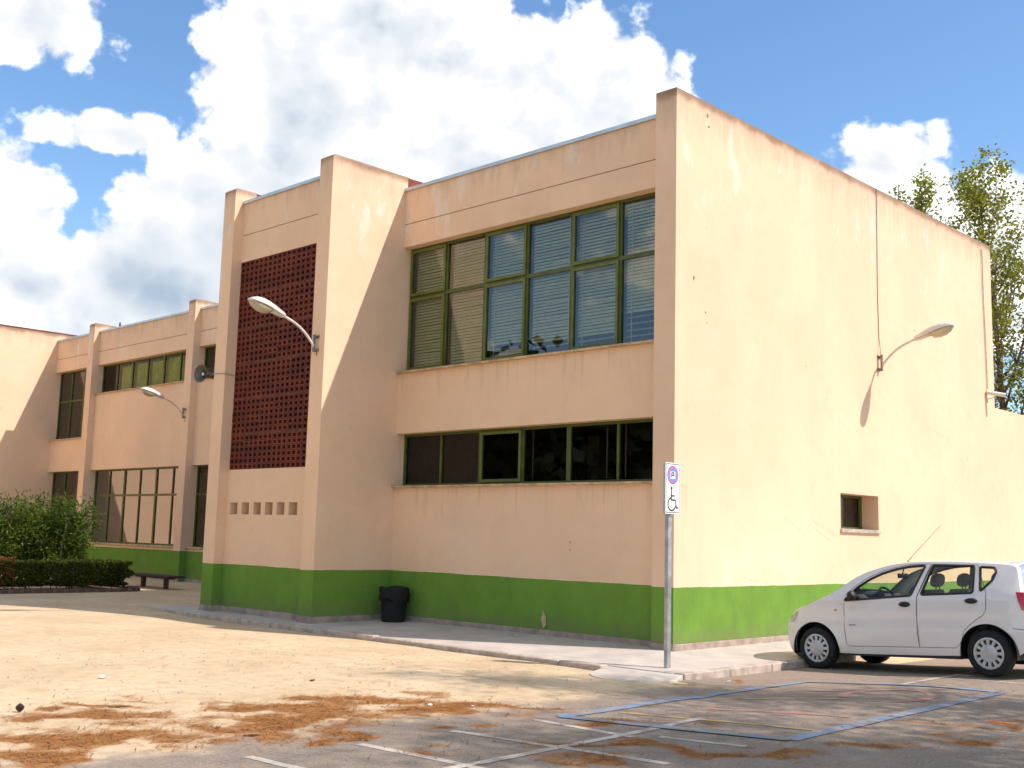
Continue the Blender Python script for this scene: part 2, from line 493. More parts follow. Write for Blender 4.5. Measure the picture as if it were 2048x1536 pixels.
def leafmat(name, c0, c1, trans=0.4, rough=0.45):
    m, nt, b, out = newmat(name)
    a = nt.nodes.new('ShaderNodeAttribute'); a.attribute_name = 'tint'
    c = mixc(X(a.outputs['Fac']), c0, c1)
    nt.links.new(c, b.inputs['Base Color']); b.inputs['Roughness'].default_value = rough
    b.inputs['Specular IOR Level'].default_value = 0.2
    tr = nt.nodes.new('ShaderNodeBsdfTranslucent')
    c2 = mixc(0.5, c, (c1[0] * 1.6, c1[1] * 1.5, c1[2] * 0.8))
    nt.links.new(c2, tr.inputs[0])
    mx = nt.nodes.new('ShaderNodeMixShader'); mx.inputs[0].default_value = trans
    nt.links.new(b.outputs[0], mx.inputs[1]); nt.links.new(tr.outputs[0], mx.inputs[2])
    nt.links.new(mx.outputs[0], out.inputs[0])


leafmat('leaf_poplar', (0.085, 0.11, 0.012), (0.28, 0.30, 0.04), 0.45, 0.6)
leafmat('leaf_oleander', (0.020, 0.048, 0.006), (0.13, 0.185, 0.02), 0.25, 0.5)
leafmat('leaf_hedge', (0.014, 0.022, 0.003), (0.085, 0.105, 0.010), 0.2, 0.8)
leafmat('leaf_dry', (0.16, 0.05, 0.02), (0.28, 0.12, 0.04), 0.3)
leafmat('needle_pine', (0.020, 0.038, 0.012), (0.05, 0.08, 0.025), 0.15)
leafmat('needle_dead', (0.16, 0.055, 0.012), (0.44, 0.21, 0.06), 0.1, 0.8)


# ------------------------------------------------------------------ mesh helpers
class MB:
    def __init__(s): s.v = []; s.f = []

    def add(s, vs, fs):
        k = len(s.v); s.v += [tuple(q) for q in vs]; s.f += [tuple(i + k for i in f) for f in fs]
        return s

    def box(s, x0, x1, y0, y1, z0, z1):
        return s.add([(x0, y0, z0), (x1, y0, z0), (x1, y1, z0), (x0, y1, z0), (x0, y0, z1), (x1, y0, z1), (x1, y1, z1), (x0, y1, z1)],
                     [(0, 3, 2, 1), (4, 5, 6, 7), (0, 1, 5, 4), (1, 2, 6, 5), (2, 3, 7, 6), (3, 0, 4, 7)])

    def tube(s, pts, r, n=8, cap=True, closed=False):
        pts = [Vector(p) for p in pts]; m = len(pts)
        rs = r if isinstance(r, (list, tuple)) else [r] * m
        rings = []; prev = None
        for i, p in enumerate(pts):
            if closed: t = pts[(i + 1) % m] - pts[i - 1]
            else: t = pts[min(i + 1, m - 1)] - pts[max(i - 1, 0)]
            t.normalize()
            if prev is None:
                a = Vector((0, 0, 1)) if abs(t.z) < 0.9 else Vector((1, 0, 0))
                u = t.cross(a).normalized()
            else:
                u = prev - t * prev.dot(t)
                u = u.normalized() if u.length > 1e-6 else t.orthogonal().normalized()
            prev = u; w = t.cross(u)
            rings.append([p + (u * math.cos(2 * math.pi * j / n) + w * math.sin(2 * math.pi * j / n)) * rs[i] for j in range(n)])
        vs = [q for ring in rings for q in ring]; fs = []
        for i in range(m if closed else m - 1):
            for j in range(n):
                a, b_ = i * n + j, i * n + (j + 1) % n
                c, d = ((i + 1) % m) * n + (j + 1) % n, ((i + 1) % m) * n + j
                fs.append((a, b_, c, d))
        if cap and not closed:
            fs.append(tuple(range(n - 1, -1, -1))); fs.append(tuple((m - 1) * n + j for j in range(n)))
        return s.add(vs, fs)

    def loft(s, rings, cap=True):
        n = len(rings[0]); vs = [q for r in rings for q in r]; fs = []
        for i in range(len(rings) - 1):
            for j in range(n):
                fs.append((i * n + j, i * n + (j + 1) % n, (i + 1) * n + (j + 1) % n, (i + 1) * n + j))
        if cap:
            fs.append(tuple(range(n - 1, -1, -1))); fs.append(tuple((len(rings) - 1) * n + j for j in range(n)))
        return s.add(vs, fs)

    def lathe(s, prof, n=24, axis='z', c=(0, 0, 0), cap=True):
        rings = []
        for r, h in prof:
            ring = []
            for j in range(n):
                a = 2 * math.pi * j / n
                if axis == 'z': q = (c[0] + r * math.cos(a), c[1] + r * math.sin(a), c[2] + h)
                elif axis == 'y': q = (c[0] + r * math.cos(a), c[1] + h, c[2] + r * math.sin(a))
                else: q = (c[0] + h, c[1] + r * math.cos(a), c[2] + r * math.sin(a))
                ring.append(q)
            rings.append(ring)
        return s.loft(rings, cap=cap)

    def mesh(s, name, smooth=False, fix=True, bevel=0):
        me = bpy.data.meshes.new(name)
        me.from_pydata(s.v, [], s.f)
        if fix or bevel:
            bm = bmesh.new(); bm.from_mesh(me)
            if bevel:
                bmesh.ops.remove_doubles(bm, verts=bm.verts, dist=1e-5)
                bmesh.ops.bevel(bm, geom=[e for e in bm.edges if len(e.link_faces) == 2 and e.calc_face_angle(0) > 0.6],
                                offset=bevel, segments=1, affect='EDGES')
            bmesh.ops.recalc_face_normals(bm, faces=bm.faces)
            bm.to_mesh(me); bm.free()
        if smooth:
            me.shade_smooth()
            try: me.set_sharp_from_angle(angle=math.radians(smooth if smooth is not True else 40))
            except Exception: pass
        return me


def ob(name, me, mat=None, parent=None, loc=None, rotz=None, label=None, cat=None, group=None, kind=None):
    o = bpy.data.objects.new(name, me)
    COL.objects.link(o)
    if mat and me is not None and not me.materials:
        me.materials.append(MAT[mat])
    if parent: o.parent = parent
    if loc is not None: o.location = loc
    if rotz is not None: o.rotation_euler = (0, 0, rotz)
    if label: o['label'] = label
    if cat: o['category'] = cat
    if group: o['group'] = group
    if kind: o['kind'] = kind
    return o


def bx(name, mat, parent, x0, x1, y0, y1, z0, z1, bevel=0, **k):
    return ob(name, MB().box(x0, x1, y0, y1, z0, z1).mesh(name, bevel=bevel), mat, parent, **k)


def wall_mesh(name, plane, front, th, u0, u1, z0, z1, holes=()):
    us = sorted({u0, u1, *[h[0] for h in holes], *[h[1] for h in holes]})
    zs = sorted({z0, z1, *[h[2] for h in holes], *[h[3] for h in holes]})
    def P(u, d, z): return (u, front + d, z) if plane == 'y' else (front - d, u, z)
    def solid(i, j):
        if i < 0 or j < 0 or i >= len(us) - 1 or j >= len(zs) - 1: return False
        cu, cz = (us[i] + us[i + 1]) / 2, (zs[j] + zs[j + 1]) / 2
        return not any(h[0] < cu < h[1] and h[2] < cz < h[3] for h in holes)
    m = MB()
    for i in range(len(us) - 1):
        for j in range(len(zs) - 1):
            if not solid(i, j): continue
            a, b_, c, d = us[i], us[i + 1], zs[j], zs[j + 1]
            for dep in (0, th):
                m.add([P(a, dep, c), P(b_, dep, c), P(b_, dep, d), P(a, dep, d)], [(0, 1, 2, 3)])
            for (di, dj, q) in ((-1, 0, (a, a, c, d)), (1, 0, (b_, b_, c, d)), (0, -1, (a, b_, c, c)), (0, 1, (a, b_, d, d))):
                if not solid(i + di, j + dj):
                    if di: m.add([P(q[0], 0, c), P(q[0], th, c), P(q[0], th, d), P(q[0], 0, d)], [(0, 1, 2, 3)])
                    else: m.add([P(a, 0, q[2]), P(b_, 0, q[2]), P(b_, th, q[2]), P(a, th, q[2])], [(0, 1, 2, 3)])
    me = bpy.data.meshes.new(name); me.from_pydata(m.v, [], m.f)
    bm = bmesh.new(); bm.from_mesh(me)
    bmesh.ops.remove_doubles(bm, verts=bm.verts, dist=1e-5)
    bmesh.ops.recalc_face_normals(bm, faces=bm.faces)
    bm.to_mesh(me); bm.free()
    return me


def sm(a, b, x):
    t = min(1, max(0, (x - a) / (b - a))); return t * t * (3 - 2 * t)


def G(x, y):
    d = max(x - 1.62, -2.2 - y, 0.0)
    return -(0.095 + 0.045 * sm(-2.8, -1.2, y)) * (1 - sm(0, 3, d)) * sm(-13, -9, x)


# ------------------------------------------------------------------ ground
def build_ground():
    def axis(lo, hi, f0, f1, step):
        a = [lo]; q = f0; s = step; left = []
        while q > lo:
            left.append(q); s *= 1.28; q -= s
        right = []; q = f1; s = step
        while q < hi:
            right.append(q); s *= 1.28; q += s
        return np.array(sorted([lo] + left + list(np.arange(f0 + step, f1 - 1e-6, step)) + right + [hi]))
    xs = axis(-420, 420, -3.5, 7.6, 0.045); ys = axis(-420, 420, -11.6, 1.4, 0.05)
    nx, ny = len(xs), len(ys)
    verts = np.zeros((nx * ny, 3), np.float32); asp = np.zeros(nx * ny, np.float32); lit = np.zeros(nx * ny, np.float32)
    # drifts of fallen pine needles: x, y, half length, half width, angle, strength
    drifts = [(2.15, -6.6, 1.3, 0.33, 1.1, 1.0), (1.3, -7.6, 1.0, 0.35, 1.0, 1.0), (1.95, -8.2, 1.2, 0.30, 1.15, 1.0),
              (0.75, -9.2, 1.0, 0.33, 1.0, 1.0), (1.55, -9.7, 0.9, 0.32, 1.0, 1.0), (2.75, -8.35, 0.42, 0.16, 1.0, 1.0),
              (0.2, -9.0, 0.6, 0.10, 0.9, 0.9), (0.1, -8.5, 0.5, 0.10, 0.8, 0.7), (1.0, -6.9, 0.7, 0.16, 0.9, 0.9),
              (2.55, -5.75, 0.7, 0.16, 0.9, 0.9), (3.15, -6.9, 0.55, 0.14, 0.8, 0.9), (2.0, -10.4, 0.9, 0.3, 1.0, 1.0),
              (3.55, -5.9, 0.42, 0.14, 0.7, 0.9), (4.25, -6.7, 0.7, 0.22, 0.75, 1.0), (4.75, -6.3, 0.6, 0.18, 0.9, 0.9),
              (4.6, -7.3, 0.5, 0.12, 0.8, 0.9), (5.3, -5.9, 0.5, 0.12, 0.7, 0.8), (5.6, -5.0, 0.55, 0.13, 0.8, 0.8),
              (4.1, -5.25, 0.5, 0.10, 0.7, 0.8), (6.0, -4.2, 0.6, 0.12, 0.8, 0.8), (5.9, -2.9, 0.7, 0.09, 0.6, 0.8), (5.5, -3.4, 0.9, 0.08, 0.7, 0.8),
              (2.05, -2.35, 0.4, 0.08, 1.4, 0.9), (1.85, -1.2, 0.25, 0.06, 1.4, 0.9), (3.6, -7.9, 0.5, 0.10, 0.9, 0.7), (5.4, -6.9, 0.5, 0.1, 0.8, 0.7)]
    k = 0
    for i, x in enumerate(xs):
        for j, y in enumerate(ys):
            z = G(x, y)
            if -4 < x < 8 and -12 < y < 2:
                z += 0.012 * mnoise.noise(Vector((x * 0.9, y * 0.9, 0.3)))
                wob = mnoise.noise(Vector((x * 0.7, y * 0.7, 4.0))) * 0.5 + mnoise.noise(Vector((x * 2.1, y * 2.1, 9.0))) * 0.28
                edge = 2.25 if y < -2.3 else 1.3
                asp[k] = 0.5 + (x - edge + wob * 0.9) * 0.6
                l = 0.0
                hole = mnoise.noise(Vector((x * 2.6 + 3, y * 2.6, 2.2))) + 0.5 * mnoise.noise(Vector((x * 6.2, y * 6.2, 5.0)))
                wx = x + 0.42 * mnoise.noise(Vector((x * 1.7, y * 1.7, 1.0))) + 0.10 * mnoise.noise(Vector((x * 5, y * 5, 1.0)))
                wy = y + 0.55 * mnoise.noise(Vector((x * 1.7, y * 1.7, 7.0))) + 0.12 * mnoise.noise(Vector((x * 5, y * 5, 7.0)))
                belt = 1.0 - abs((x - (1.65 + 0.35 * math.sin(y * 1.3))) / 1.0)
                if -11.5 < y < -5.2 and belt > 0:
                    l = max(l, min(0.92, belt * 1.3) * min(1, max(0, 0.62 - 0.95 * hole)) * sm(-5.2, -6.2, y))
                for (cx, cy, a, b_, th, st) in drifts:
                    dx, dy = wx - cx, wy - cy
                    if abs(dx) > 1.6 or abs(dy) > 1.6: continue
                    b_ = b_ * 1.5; u = dx * math.cos(th) + dy * math.sin(th); v = -dx * math.sin(th) + dy * math.cos(th)
                    q = 1.1 - math.sqrt((u / a) ** 2 + (v / b_) ** 2) - 0.55 * max(0, hole)
                    if q > 0: l = max(l, min(1, q * 1.25) * st)
                lit[k] = l
            else:
                asp[k] = 1.0 if x > 2.3 else 0.0
            verts[k] = (x, y, z); k += 1
    split = int(np.searchsorted(xs, 2.25))
    ii, jj = np.meshgrid(np.arange(nx - 1), np.arange(ny - 1), indexing='ij')
    q = np.stack([ii * ny + jj, (ii + 1) * ny + jj, (ii + 1) * ny + jj + 1, ii * ny + jj + 1], -1).reshape(-1, 4)
    left = (ii < split).reshape(-1)
    res = []
    for sel in (left, ~left):
        f = q[sel]; used, inv = np.unique(f, return_inverse=True); f = inv.reshape(-1, 4)
        me = bpy.data.meshes.new('ground')
        me.from_pydata([tuple(map(float, a)) for a in verts[used]], [], [tuple(map(int, a)) for a in f])
        for nm, arr in (('asphalt', asp), ('litter', lit)):
            at = me.attributes.new(nm, 'FLOAT', 'POINT'); at.data.foreach_set('value', arr[used])
        me.shade_smooth(); me.materials.append(MAT['ground']); res.append(me)
    ob('ground', res[0], kind='structure', label='sandy beige schoolyard earth in front of the building')
    ob('parking_lot', res[1], kind='structure', label='worn grey asphalt with faded painted lines')
    # loose needles lying on the drifts
    vs, tint = [], []
    tries = 0
    vv = verts.reshape(nx, ny, 3); ll = lit.reshape(nx, ny)
    fi = np.where((xs > -3.4) & (xs < 7.5))[0]; fj = np.where((ys > -11.5) & (ys < 1.3))[0]
    while len(tint) < 9000 and tries < 120000:
        tries += 1
        i = int(nrg.choice(fi)) if False else int(fi[int(nrg.random() * len(fi))]); j = int(fj[int(nrg.random() * len(fj))])
        l = ll[i, j]
        if nrg.random() > l * l + 0.012: continue
        x, y, z = vv[i, j]
        x += (nrg.random() - .5) * .05; y += (nrg.random() - .5) * .05
        a = nrg.random() * math.pi; L = 0.03 + 0.05 * nrg.random(); w = 0.0016 + 0.0016 * nrg.random()
        dx, dy = math.cos(a), math.sin(a); z0 = z + 0.006; z1 = z + 0.006 + 0.012 * nrg.random()
        vs += [(x - dx * L - dy * w, y - dy * L + dx * w, z0), (x - dx * L + dy * w, y - dy * L - dx * w, z0),
               (x + dx * L + dy * w, y + dy * L - dx * w, z1), (x + dx * L - dy * w, y + dy * L + dx * w, z1)]
        tint.append(nrg.random())
    me = bpy.data.meshes.new('pine_needles')
    me.from_pydata([tuple(map(float, p)) for p in vs], [], [(4 * t, 4 * t + 1, 4 * t + 2, 4 * t + 3) for t in range(len(tint))])
    at = me.attributes.new('tint', 'FLOAT', 'FACE'); at.data.foreach_set('value', np.array(tint, np.float32))
    ob('pine_needles', me, 'needle_dead', kind='stuff', label='orange brown fallen pine needles drifted over the yard edge', cat='needles')


build_ground()


# ------------------------------------------------------------------ sidewalk round the near corner
def slab(pts_top, th):
    m = MB(); n = len(pts_top)
    b = [(p[0], p[1], p[2] - th) for p in pts_top]
    m.add(list(pts_top) + b, [tuple(range(n)), tuple(range(2 * n - 1, n - 1, -1))] + [(i, (i + 1) % n, n + (i + 1) % n, n + i) for i in range(n)])
    return m


EDGE = -0.05
walk = ob('sidewalk', slab([(-11.9, -2.0, -0.03), (0.45, -2.0, EDGE), (1.42, -1.98, EDGE), (1.42, -2.0 + 0.02, EDGE), (1.42, 16, EDGE), (-0.2, 16, 0.0), (-0.2, 0.35, 0.0), (-11.0, 0.35, 0.0)], 0.3).mesh('sidewalk'),
          'concrete', kind='structure', label='concrete sidewalk along the foot of the building')
xk = -11.9
while xk < 0.3:
    L = rng.uniform(0.92, 1.06); x1 = min(xk + L, 0.42); dz = rng.uniform(-0.008, 0.006); dy = rng.uniform(-0.012, 0.012)
    bx('kerb_stone', 'kerb', walk, xk + 0.004, x1 - 0.004, -2.16 + dy, -2.004, -0.34, EDGE + 0.012 + dz + 0.02 * sm(0, -11, xk), bevel=0.012)
    xk = x1
yk = -1.95
while yk < 15.5:
    L = rng.uniform(0.95, 1.05); dz = rng.uniform(-0.006, 0.006)
    bx('kerb_stone', 'kerb', walk, 1.424, 1.60 + rng.uniform(-0.008, 0.008), yk + 0.004, yk + L - 0.004, -0.34, EDGE + 0.006 + dz, bevel=0.012)
    yk += L
# dropped kerb and cast corner where the walk meets the yard
ob('corner_ramp', slab([(0.42, -2.03, EDGE - 0.006), (1.60, -2.0, EDGE - 0.006)] + [(px_, py_, G(px_, py_) + 0.012) for px_, py_ in ((1.72, -2.25), (1.76, -2.55), (1.68, -2.85), (1.48, -3.02), (1.2, -3.06), (0.95, -2.96), (0.72, -2.75), (0.53, -2.45))], 0.2).mesh('corner_ramp'), 'concrete', walk)

# ------------------------------------------------------------------ painted markings
def strip(name, mat, pts, w, lift=0.006, label=None):
    m = MB()
    for a, b in zip(pts[:-1], pts[1:]):
        A, B = Vector(a), Vector(b); d = (B - A); n = max(1, int(d.length / 0.10)); d.normalize(); s = Vector((-d.y, d.x)) * w / 2
        rows = []
        for i in range(n + 1):
            q = A.lerp(B, i / n)
            for sg in (-1, 0, 1):
                p = q + s * sg * (1 + 0.10 * mnoise.noise(Vector((q.x * 6, q.y * 6, sg * 3.0))))
                rows.append((p.x, p.y, G(p.x, p.y) + 0.012 * mnoise.noise(Vector((p.x * 0.9, p.y * 0.9, 0.3))) + lift))
        m.add(rows, [(3 * i + k, 3 * i + k + 1, 3 * i + 4 + k, 3 * i + 3 + k) for i in range(n) for k in (0, 1)])
    return ob(name, m.mesh(name), mat, kind='structure', label=label)


for (a, b) in [((2.95, -9.13), (5.2, -9.05)), ((3.05, -8.22), (5.1, -8.12)), ((3.07, -7.28), (5.02, -6.98)), ((3.1, -6.31), (4.15, -6.27)), ((4.27, -6.08), (4.98, -5.9))]:
    strip('bay_line', 'paint_white', [a, b], 0.085, 0.003, 'faded white painted line across the asphalt')
strip('bay_line', 'paint_white', [(4.25, -9.6), (4.13, -7.4), (3.95, -5.0)], 0.085, 0.005, 'faded white painted line running toward the car')
strip('bay_line', 'paint_white', [(2.8, 0.16), (5.4, 0.62)], 0.06, 0.003, 'thin white line beside the parked car')
strip('bay_line', 'paint_white', [(3.86, -0.80), (3.79, 1.3), (3.75, 3)], 0.08, 0.005, 'worn white line passing under the parked car')
strip('blue_outline', 'paint_blue', [(3.120, -6.004), (3.112, -5.579), (3.102, -5.126), (3.059, -4.560), (2.935, -3.836), (2.838, -3.142), (2.845, -2.556), (2.708, -1.690), (2.722, -1.014)], 0.14, 0.007, 'blue border of the disabled parking bay, near the yard')
strip('blue_outline', 'paint_blue', [(2.722, -1.014), (4.94, -0.64)], 0.14, 0.009, 'blue border of the disabled parking bay, beside the car')
strip('blue_outline', 'paint_blue', [(4.94, -0.64), (5.05, -5.36)], 0.14, 0.007, 'blue border of the disabled parking bay, right side')
strip('blue_outline', 'paint_blue', [(5.05, -5.36), (3.12, -6.0)], 0.14, 0.0095, 'blue border of the disabled parking bay, nearest side')
strip('yellow_line', 'paint_yellow', [(3.26, -5.32), (4.95, -4.78)], 0.075, 0.004, 'yellow stripe inside the blue bay')
strip('yellow_line', 'paint_yellow', [(3.35, -3.4), (3.75, -2.85), (4.1, -2.6)], 0.07, 0.004, 'faint yellow curve inside the blue bay')
strip('red_line', 'paint_red', [(3.55, -4.3), (4.1, -4.05), (4.75, -3.75)], 0.13, 0.0035, 'faded red stroke inside the blue bay')
strip('red_line', 'paint_red', [(4.25 + 0.42 * math.cos(a), -1.95 + 0.62 * math.sin(a)) for a in np.linspace(-1.4, 4.2, 22)], 0.12, 0.0045, 'faded red ring inside the blue bay')
strip('red_line', 'paint_red', [(3.2, -2.35), (3.55, -1.95), (3.75, -1.6)], 0.13, 0.0035, 'short faded red stroke inside the blue bay')

# ------------------------------------------------------------------ the school building
BLD = ob('school_building', None, loc=(0, 0, 0), label='two storey cream school building with green painted base and projecting fins', cat='building')
TOP, ROOF, JZ = 8.62, 8.34, 7.63
FX1, FY = -6.70, -1.58      # near fin of the stair tower
P2X = -10.02
RY = 0.22                   # recessed wall
# long sunlit side wall with its small deep window
SW = (5.08, 6.56, 1.885, 2.53)
ob('wall', wall_mesh('wall', 'x', 0.0, 0.40, 0.0, 12.42, 0.0, TOP, [SW]), 'stucco', BLD)
ob('wall', wall_mesh('wall', 'x', -0.02, 0.40, 12.421, 26.0, 0.0, 4.82), 'stucco', BLD)
# recessed wall between the corner and the tower
def band(x0, x1, y, z0, z1, th=0.30):
    return ob('wall', wall_mesh('wall', 'y', y, th, x0, x1, z0, z1), 'stucco', BLD)


def upper_band(x0, x1, y, z0):
    band(x0, x1, y, z0, JZ - 0.008)
    bx('joint', 'interior_dark', BLD, x0, x1, y + 0.03, y + 0.30, JZ - 0.008, JZ + 0.008)
    band(x0, x1, y, JZ + 0.008, ROOF)
    f = MB()
    f.box(x0 + 0.002, x1 - 0.002, y - 0.035, y + 0.30, ROOF + 0.002, ROOF + 0.03).box(x0 + 0.002, x1 - 0.002, y - 0.037, y - 0.022, ROOF - 0.035, ROOF + 0.0015)
    ob('flashing', f.mesh('flashing'), 'flashing', BLD)


band(FX1, -0.401, RY, 0, 2.48); band(FX1, -0.401, RY, 3.49, 4.68); upper_band(FX1, -0.401, RY, 7.17)


def sill(x0, x1, y, z, d=0.09, t=0.035):
    ob('sill', MB().box(x0, x1, y - d, y + 0.20, z - t, z + 0.004).mesh('sill', bevel=0.006), 'sill', BLD)


sill(FX1 + 0.002, -0.402, RY, 4.685); sill(FX1 + 0.002, -0.402, RY, 2.485)


# fins (cream in front, raw red parapet behind, over the roof)
def fin(x0, x1, yf, yb, back=6.0, red=True):
    m = MB()
    c = 0.035
    m.loft([[(x0, yf, 0), (x1, yf, 0), (x1, yb, 0), (x0, yb, 0)], [(x0, yf, TOP - c), (x1, yf, TOP - c), (x1, yb, TOP - c), (x0, yb, TOP - c)],
            [(x0 + c, yf + c, TOP), (x1 - 0.008, yf + c, TOP), (x1 - 0.008, yb, TOP), (x0 + c, yb, TOP)]])
    ob('fin', m.mesh('fin'), 'stucco', BLD)
    if red is not None:
        bx('parapet', 'red_parapet' if red else 'stucco', BLD, x0 + 0.01, x1 - 0.01, yb + 0.001, yb + back, ROOF - 0.3, TOP - 0.012)


fin(FX1 - 0.40, FX1, FY, RY + 0.04)
bx('fin', 'stucco', BLD, FX1 - 0.40, FX1, RY + 0.041, RY + 0.32, 0, ROOF - 0.301)
fin(P2X - 0.41, P2X, FY, FY + 0.50, 4.8)
# tower bay with the ceramic lattice and the six vent openings
BY = -1.36
vx = [(-9.89, -9.62), (-9.47, -9.21), (-9.06, -8.80), (-8.66, -8.40), (-8.27, -8.01), (-7.87, -7.60)]
LZ0, LZ1 = 2.775, 7.06
TX0, TX1 = P2X, FX1 - 0.40
ob('wall', wall_mesh('wall', 'y', BY, 0.30, TX0, TX1, 0, LZ0, [(a, b, 1.885, 2.12) for a, b in vx]), 'stucco', BLD)
for a, b in vx:
    bx('vent_back', 'stucco', BLD, a - 0.01, b + 0.01, BY + 0.302, BY + 0.33, 1.86, 2.14)
upper_band(TX0, TX1, BY, LZ1)
lat = ob('lattice_screen', None, parent=BLD, label='dark red lattice of hollow ceramic bricks in the stair tower')
# a brick with three square through holes
nb, rows_per, nbands = 6, 6, 6
mort_t = 0.034
bw = (TX1 - TX0) / nb; bandh = (LZ1 - LZ0 - mort_t * (nbands - 1)) / nbands; bh = bandh / rows_per


def brick_mesh():
    w, h, d = bw - 0.010, bh - 0.006, 0.11
    m = MB(); hp = w / 3; hw, hh = hp * 0.62, h * 0.60
    xs = [0.0]
    for k in range(3): xs += [hp * k + (hp - hw) / 2, hp * k + (hp + hw) / 2]
    xs += [w]; zs = [0, (h - hh) / 2, (h + hh) / 2, h]
    for i in range(7):
        for j in range(3):
            if j == 1 and i % 2 == 1: continue
            m.add([(xs[i], 0, zs[j]), (xs[i + 1], 0, zs[j]), (xs[i + 1], 0, zs[j + 1]), (xs[i], 0, zs[j + 1])], [(0, 1, 2, 3)])
    for k in range(3):
        a, b = xs[2 * k + 1], xs[2 * k + 2]; c, e = zs[1], zs[2]
        m.add([(a, 0, c), (b, 0, c), (b, 0, e), (a, 0, e), (a, d, c), (b, d, c), (b, d, e), (a, d, e)],
              [(0, 4, 5, 1), (1, 5, 6, 2), (2, 6, 7, 3), (3, 7, 4, 0)])
    m.add([(0, 0, 0), (w, 0, 0), (w, d, 0), (0, d, 0), (0, 0, h), (w, 0, h), (w, d, h), (0, d, h)], [(0, 3, 2, 1), (4, 5, 6, 7), (1, 2, 6, 5), (3, 0, 4, 7)])
    me = bpy.data.meshes.new('brick'); me.from_pydata(m.v, [], m.f); me.materials.append(MAT['brick'])
    return me


bm_ = brick_mesh()
for bnd in range(nbands):
    zb = LZ0 + bnd * (bandh + mort_t)
    for r in range(rows_per):
        for c in range(nb):
            ob('brick', bm_, parent=lat, loc=(TX0 + c * bw + 0.005, BY + 0.012 + rng.uniform(-0.003, 0.003), zb + r * bh + 0.003))
    if bnd < nbands - 1:
        bx('mortar_bed', 'mortar', lat, TX0, TX1, BY + 0.010, BY + 0.12, zb + bandh + 0.001, zb + bandh + mort_t - 0.001)
mo = MB()
for c in range(1, nb): mo.box(TX0 + c * bw - 0.0045, TX0 + c * bw + 0.0045, BY + 0.016, BY + 0.12, LZ0, LZ1)
ob('mortar_joint', mo.mesh('mortar_joint'), 'mortar', lat)

# far wing, set back behind the tower
FYY, FR = 3.90, 4.12
EX = -30.95
bays = [(EX, -28.0), (-27.6, -21.3), (-20.9, -14.6)]
for i, (a, b) in enumerate(bays):
    uz = 4.65 if i == 0 else 6.13
    band(a, b, FR, 0, 1.03); band(a, b, FR, 3.49, uz); upper_band(a, b, FR, 7.15)
    sill(a + 0.002, b - 0.002, FR, uz + 0.003, 0.07); sill(a + 0.002, b - 0.002, FR, 1.033, 0.06, 0.05)
band(-14.2, P2X - 0.41, FR, 0, ROOF)
fin(-21.3, -20.9, FYY, FR + 0.30, 3.0, False); fin(-28.0, -27.6, FYY, FR + 0.30, 3.0, False); fin(-14.6, -14.2, FYY, FR + 0.30, 3.0, False)
# end wing facing the sun, at the far left
ob('wall', wall_mesh('wall', 'x', EX, 0.40, -16.0, 12.4, 0.0, TOP), 'stucco', BLD)
bx('coping', 'red_parapet', BLD, EX - 0.41, EX + 0.015, -16.0, 12.4, TOP + 0.001, TOP + 0.04)
# hidden shell: tower flank, back walls, floors, roofs
ob('wall', wall_mesh('wall', 'x', P2X - 0.10, 0.31, FY + 0.505, FR - 0.002, 0, ROOF - 0.28), 'stucco', BLD)
bx('wall', 'stucco', BLD, EX - 0.1, -0.3, 12.0, 12.38, 0, ROOF)
bx('wall', 'stucco', BLD, -0.401 - 8, -0.401, 25.6, 26.0, 0, 4.8)
bx('roof', 'roofing', BLD, FX1 - 0.2, -0.25, RY + 0.2, 12.1, 8.0, 8.2)
bx('roof', 'roofing', BLD, TX0 - 0.1, TX1 + 0.12, BY + 0.2, RY + 0.5, 8.01, 8.21)
bx('roof', 'roofing', BLD, EX - 0.15, TX1 + 0.13, FR + 0.2, 12.12, 7.98, 8.18)
bx('roof', 'roofing', BLD, TX0 - 0.11, TX1 + 0.14, RY + 0.4, FR + 0.25, 7.96, 8.16)
bx('roof', 'roofing', BLD, -8.3, -0.43, 12.41, 25.59, 4.5, 4.7)
bx('floor', 'interior', BLD, FX1 - 0.1, -0.3, RY + 0.25, 12.05, 3.72, 4.02)
bx('floor', 'interior', BLD, EX - 0.1, P2X - 0.2, FR + 0.25, 12.05, 3.73, 4.03)
bx('floor', 'interior', BLD, FX1 + 0.001, -0.402, RY + 0.301, 11.98, -0.1, 0.02)
bx('floor', 'interior', BLD, EX + 0.001, P2X - 0.42, FR + 0.301, 11.98, -0.1, 0.02)
bx('partition', 'interior', BLD, FX1 + 0.001, -0.402, 7.4, 7.55, 0.03, 3.71)
bx('partition', 'interior', BLD, FX1 + 0.001, -0.402, 7.4, 7.55, 4.03, 7.99)
bx('partition', 'interior', BLD, FX1 - 0.25, FX1 - 0.001, RY + 0.322, 11.9, 0.03, 7.95)
bx('partition', 'interior_dark', BLD, TX0 + 0.001, TX1 - 0.001, 0.8, 0.95, 0, 7.9)
bx('partition', 'interior', BLD, EX + 0.001, P2X - 0.5, 9.5, 9.65, 0.03, 7.9)
bx('partition', 'interior', BLD, -14.3, -14.2, FR + 0.31, 9.49, 0.03, 7.9)
for x_ in (-5.1, -2.3):
    bx('column', 'interior', BLD, x_ - 0.15, x_ + 0.15, 4.2, 4.5, 0.03, 3.71)


# plinth strips
def plinth(x0, x1, y0, y1):
    bx('plinth', 'plinth', BLD, x0, x1, y0, y1, -0.12, 0.085, bevel=0.008)


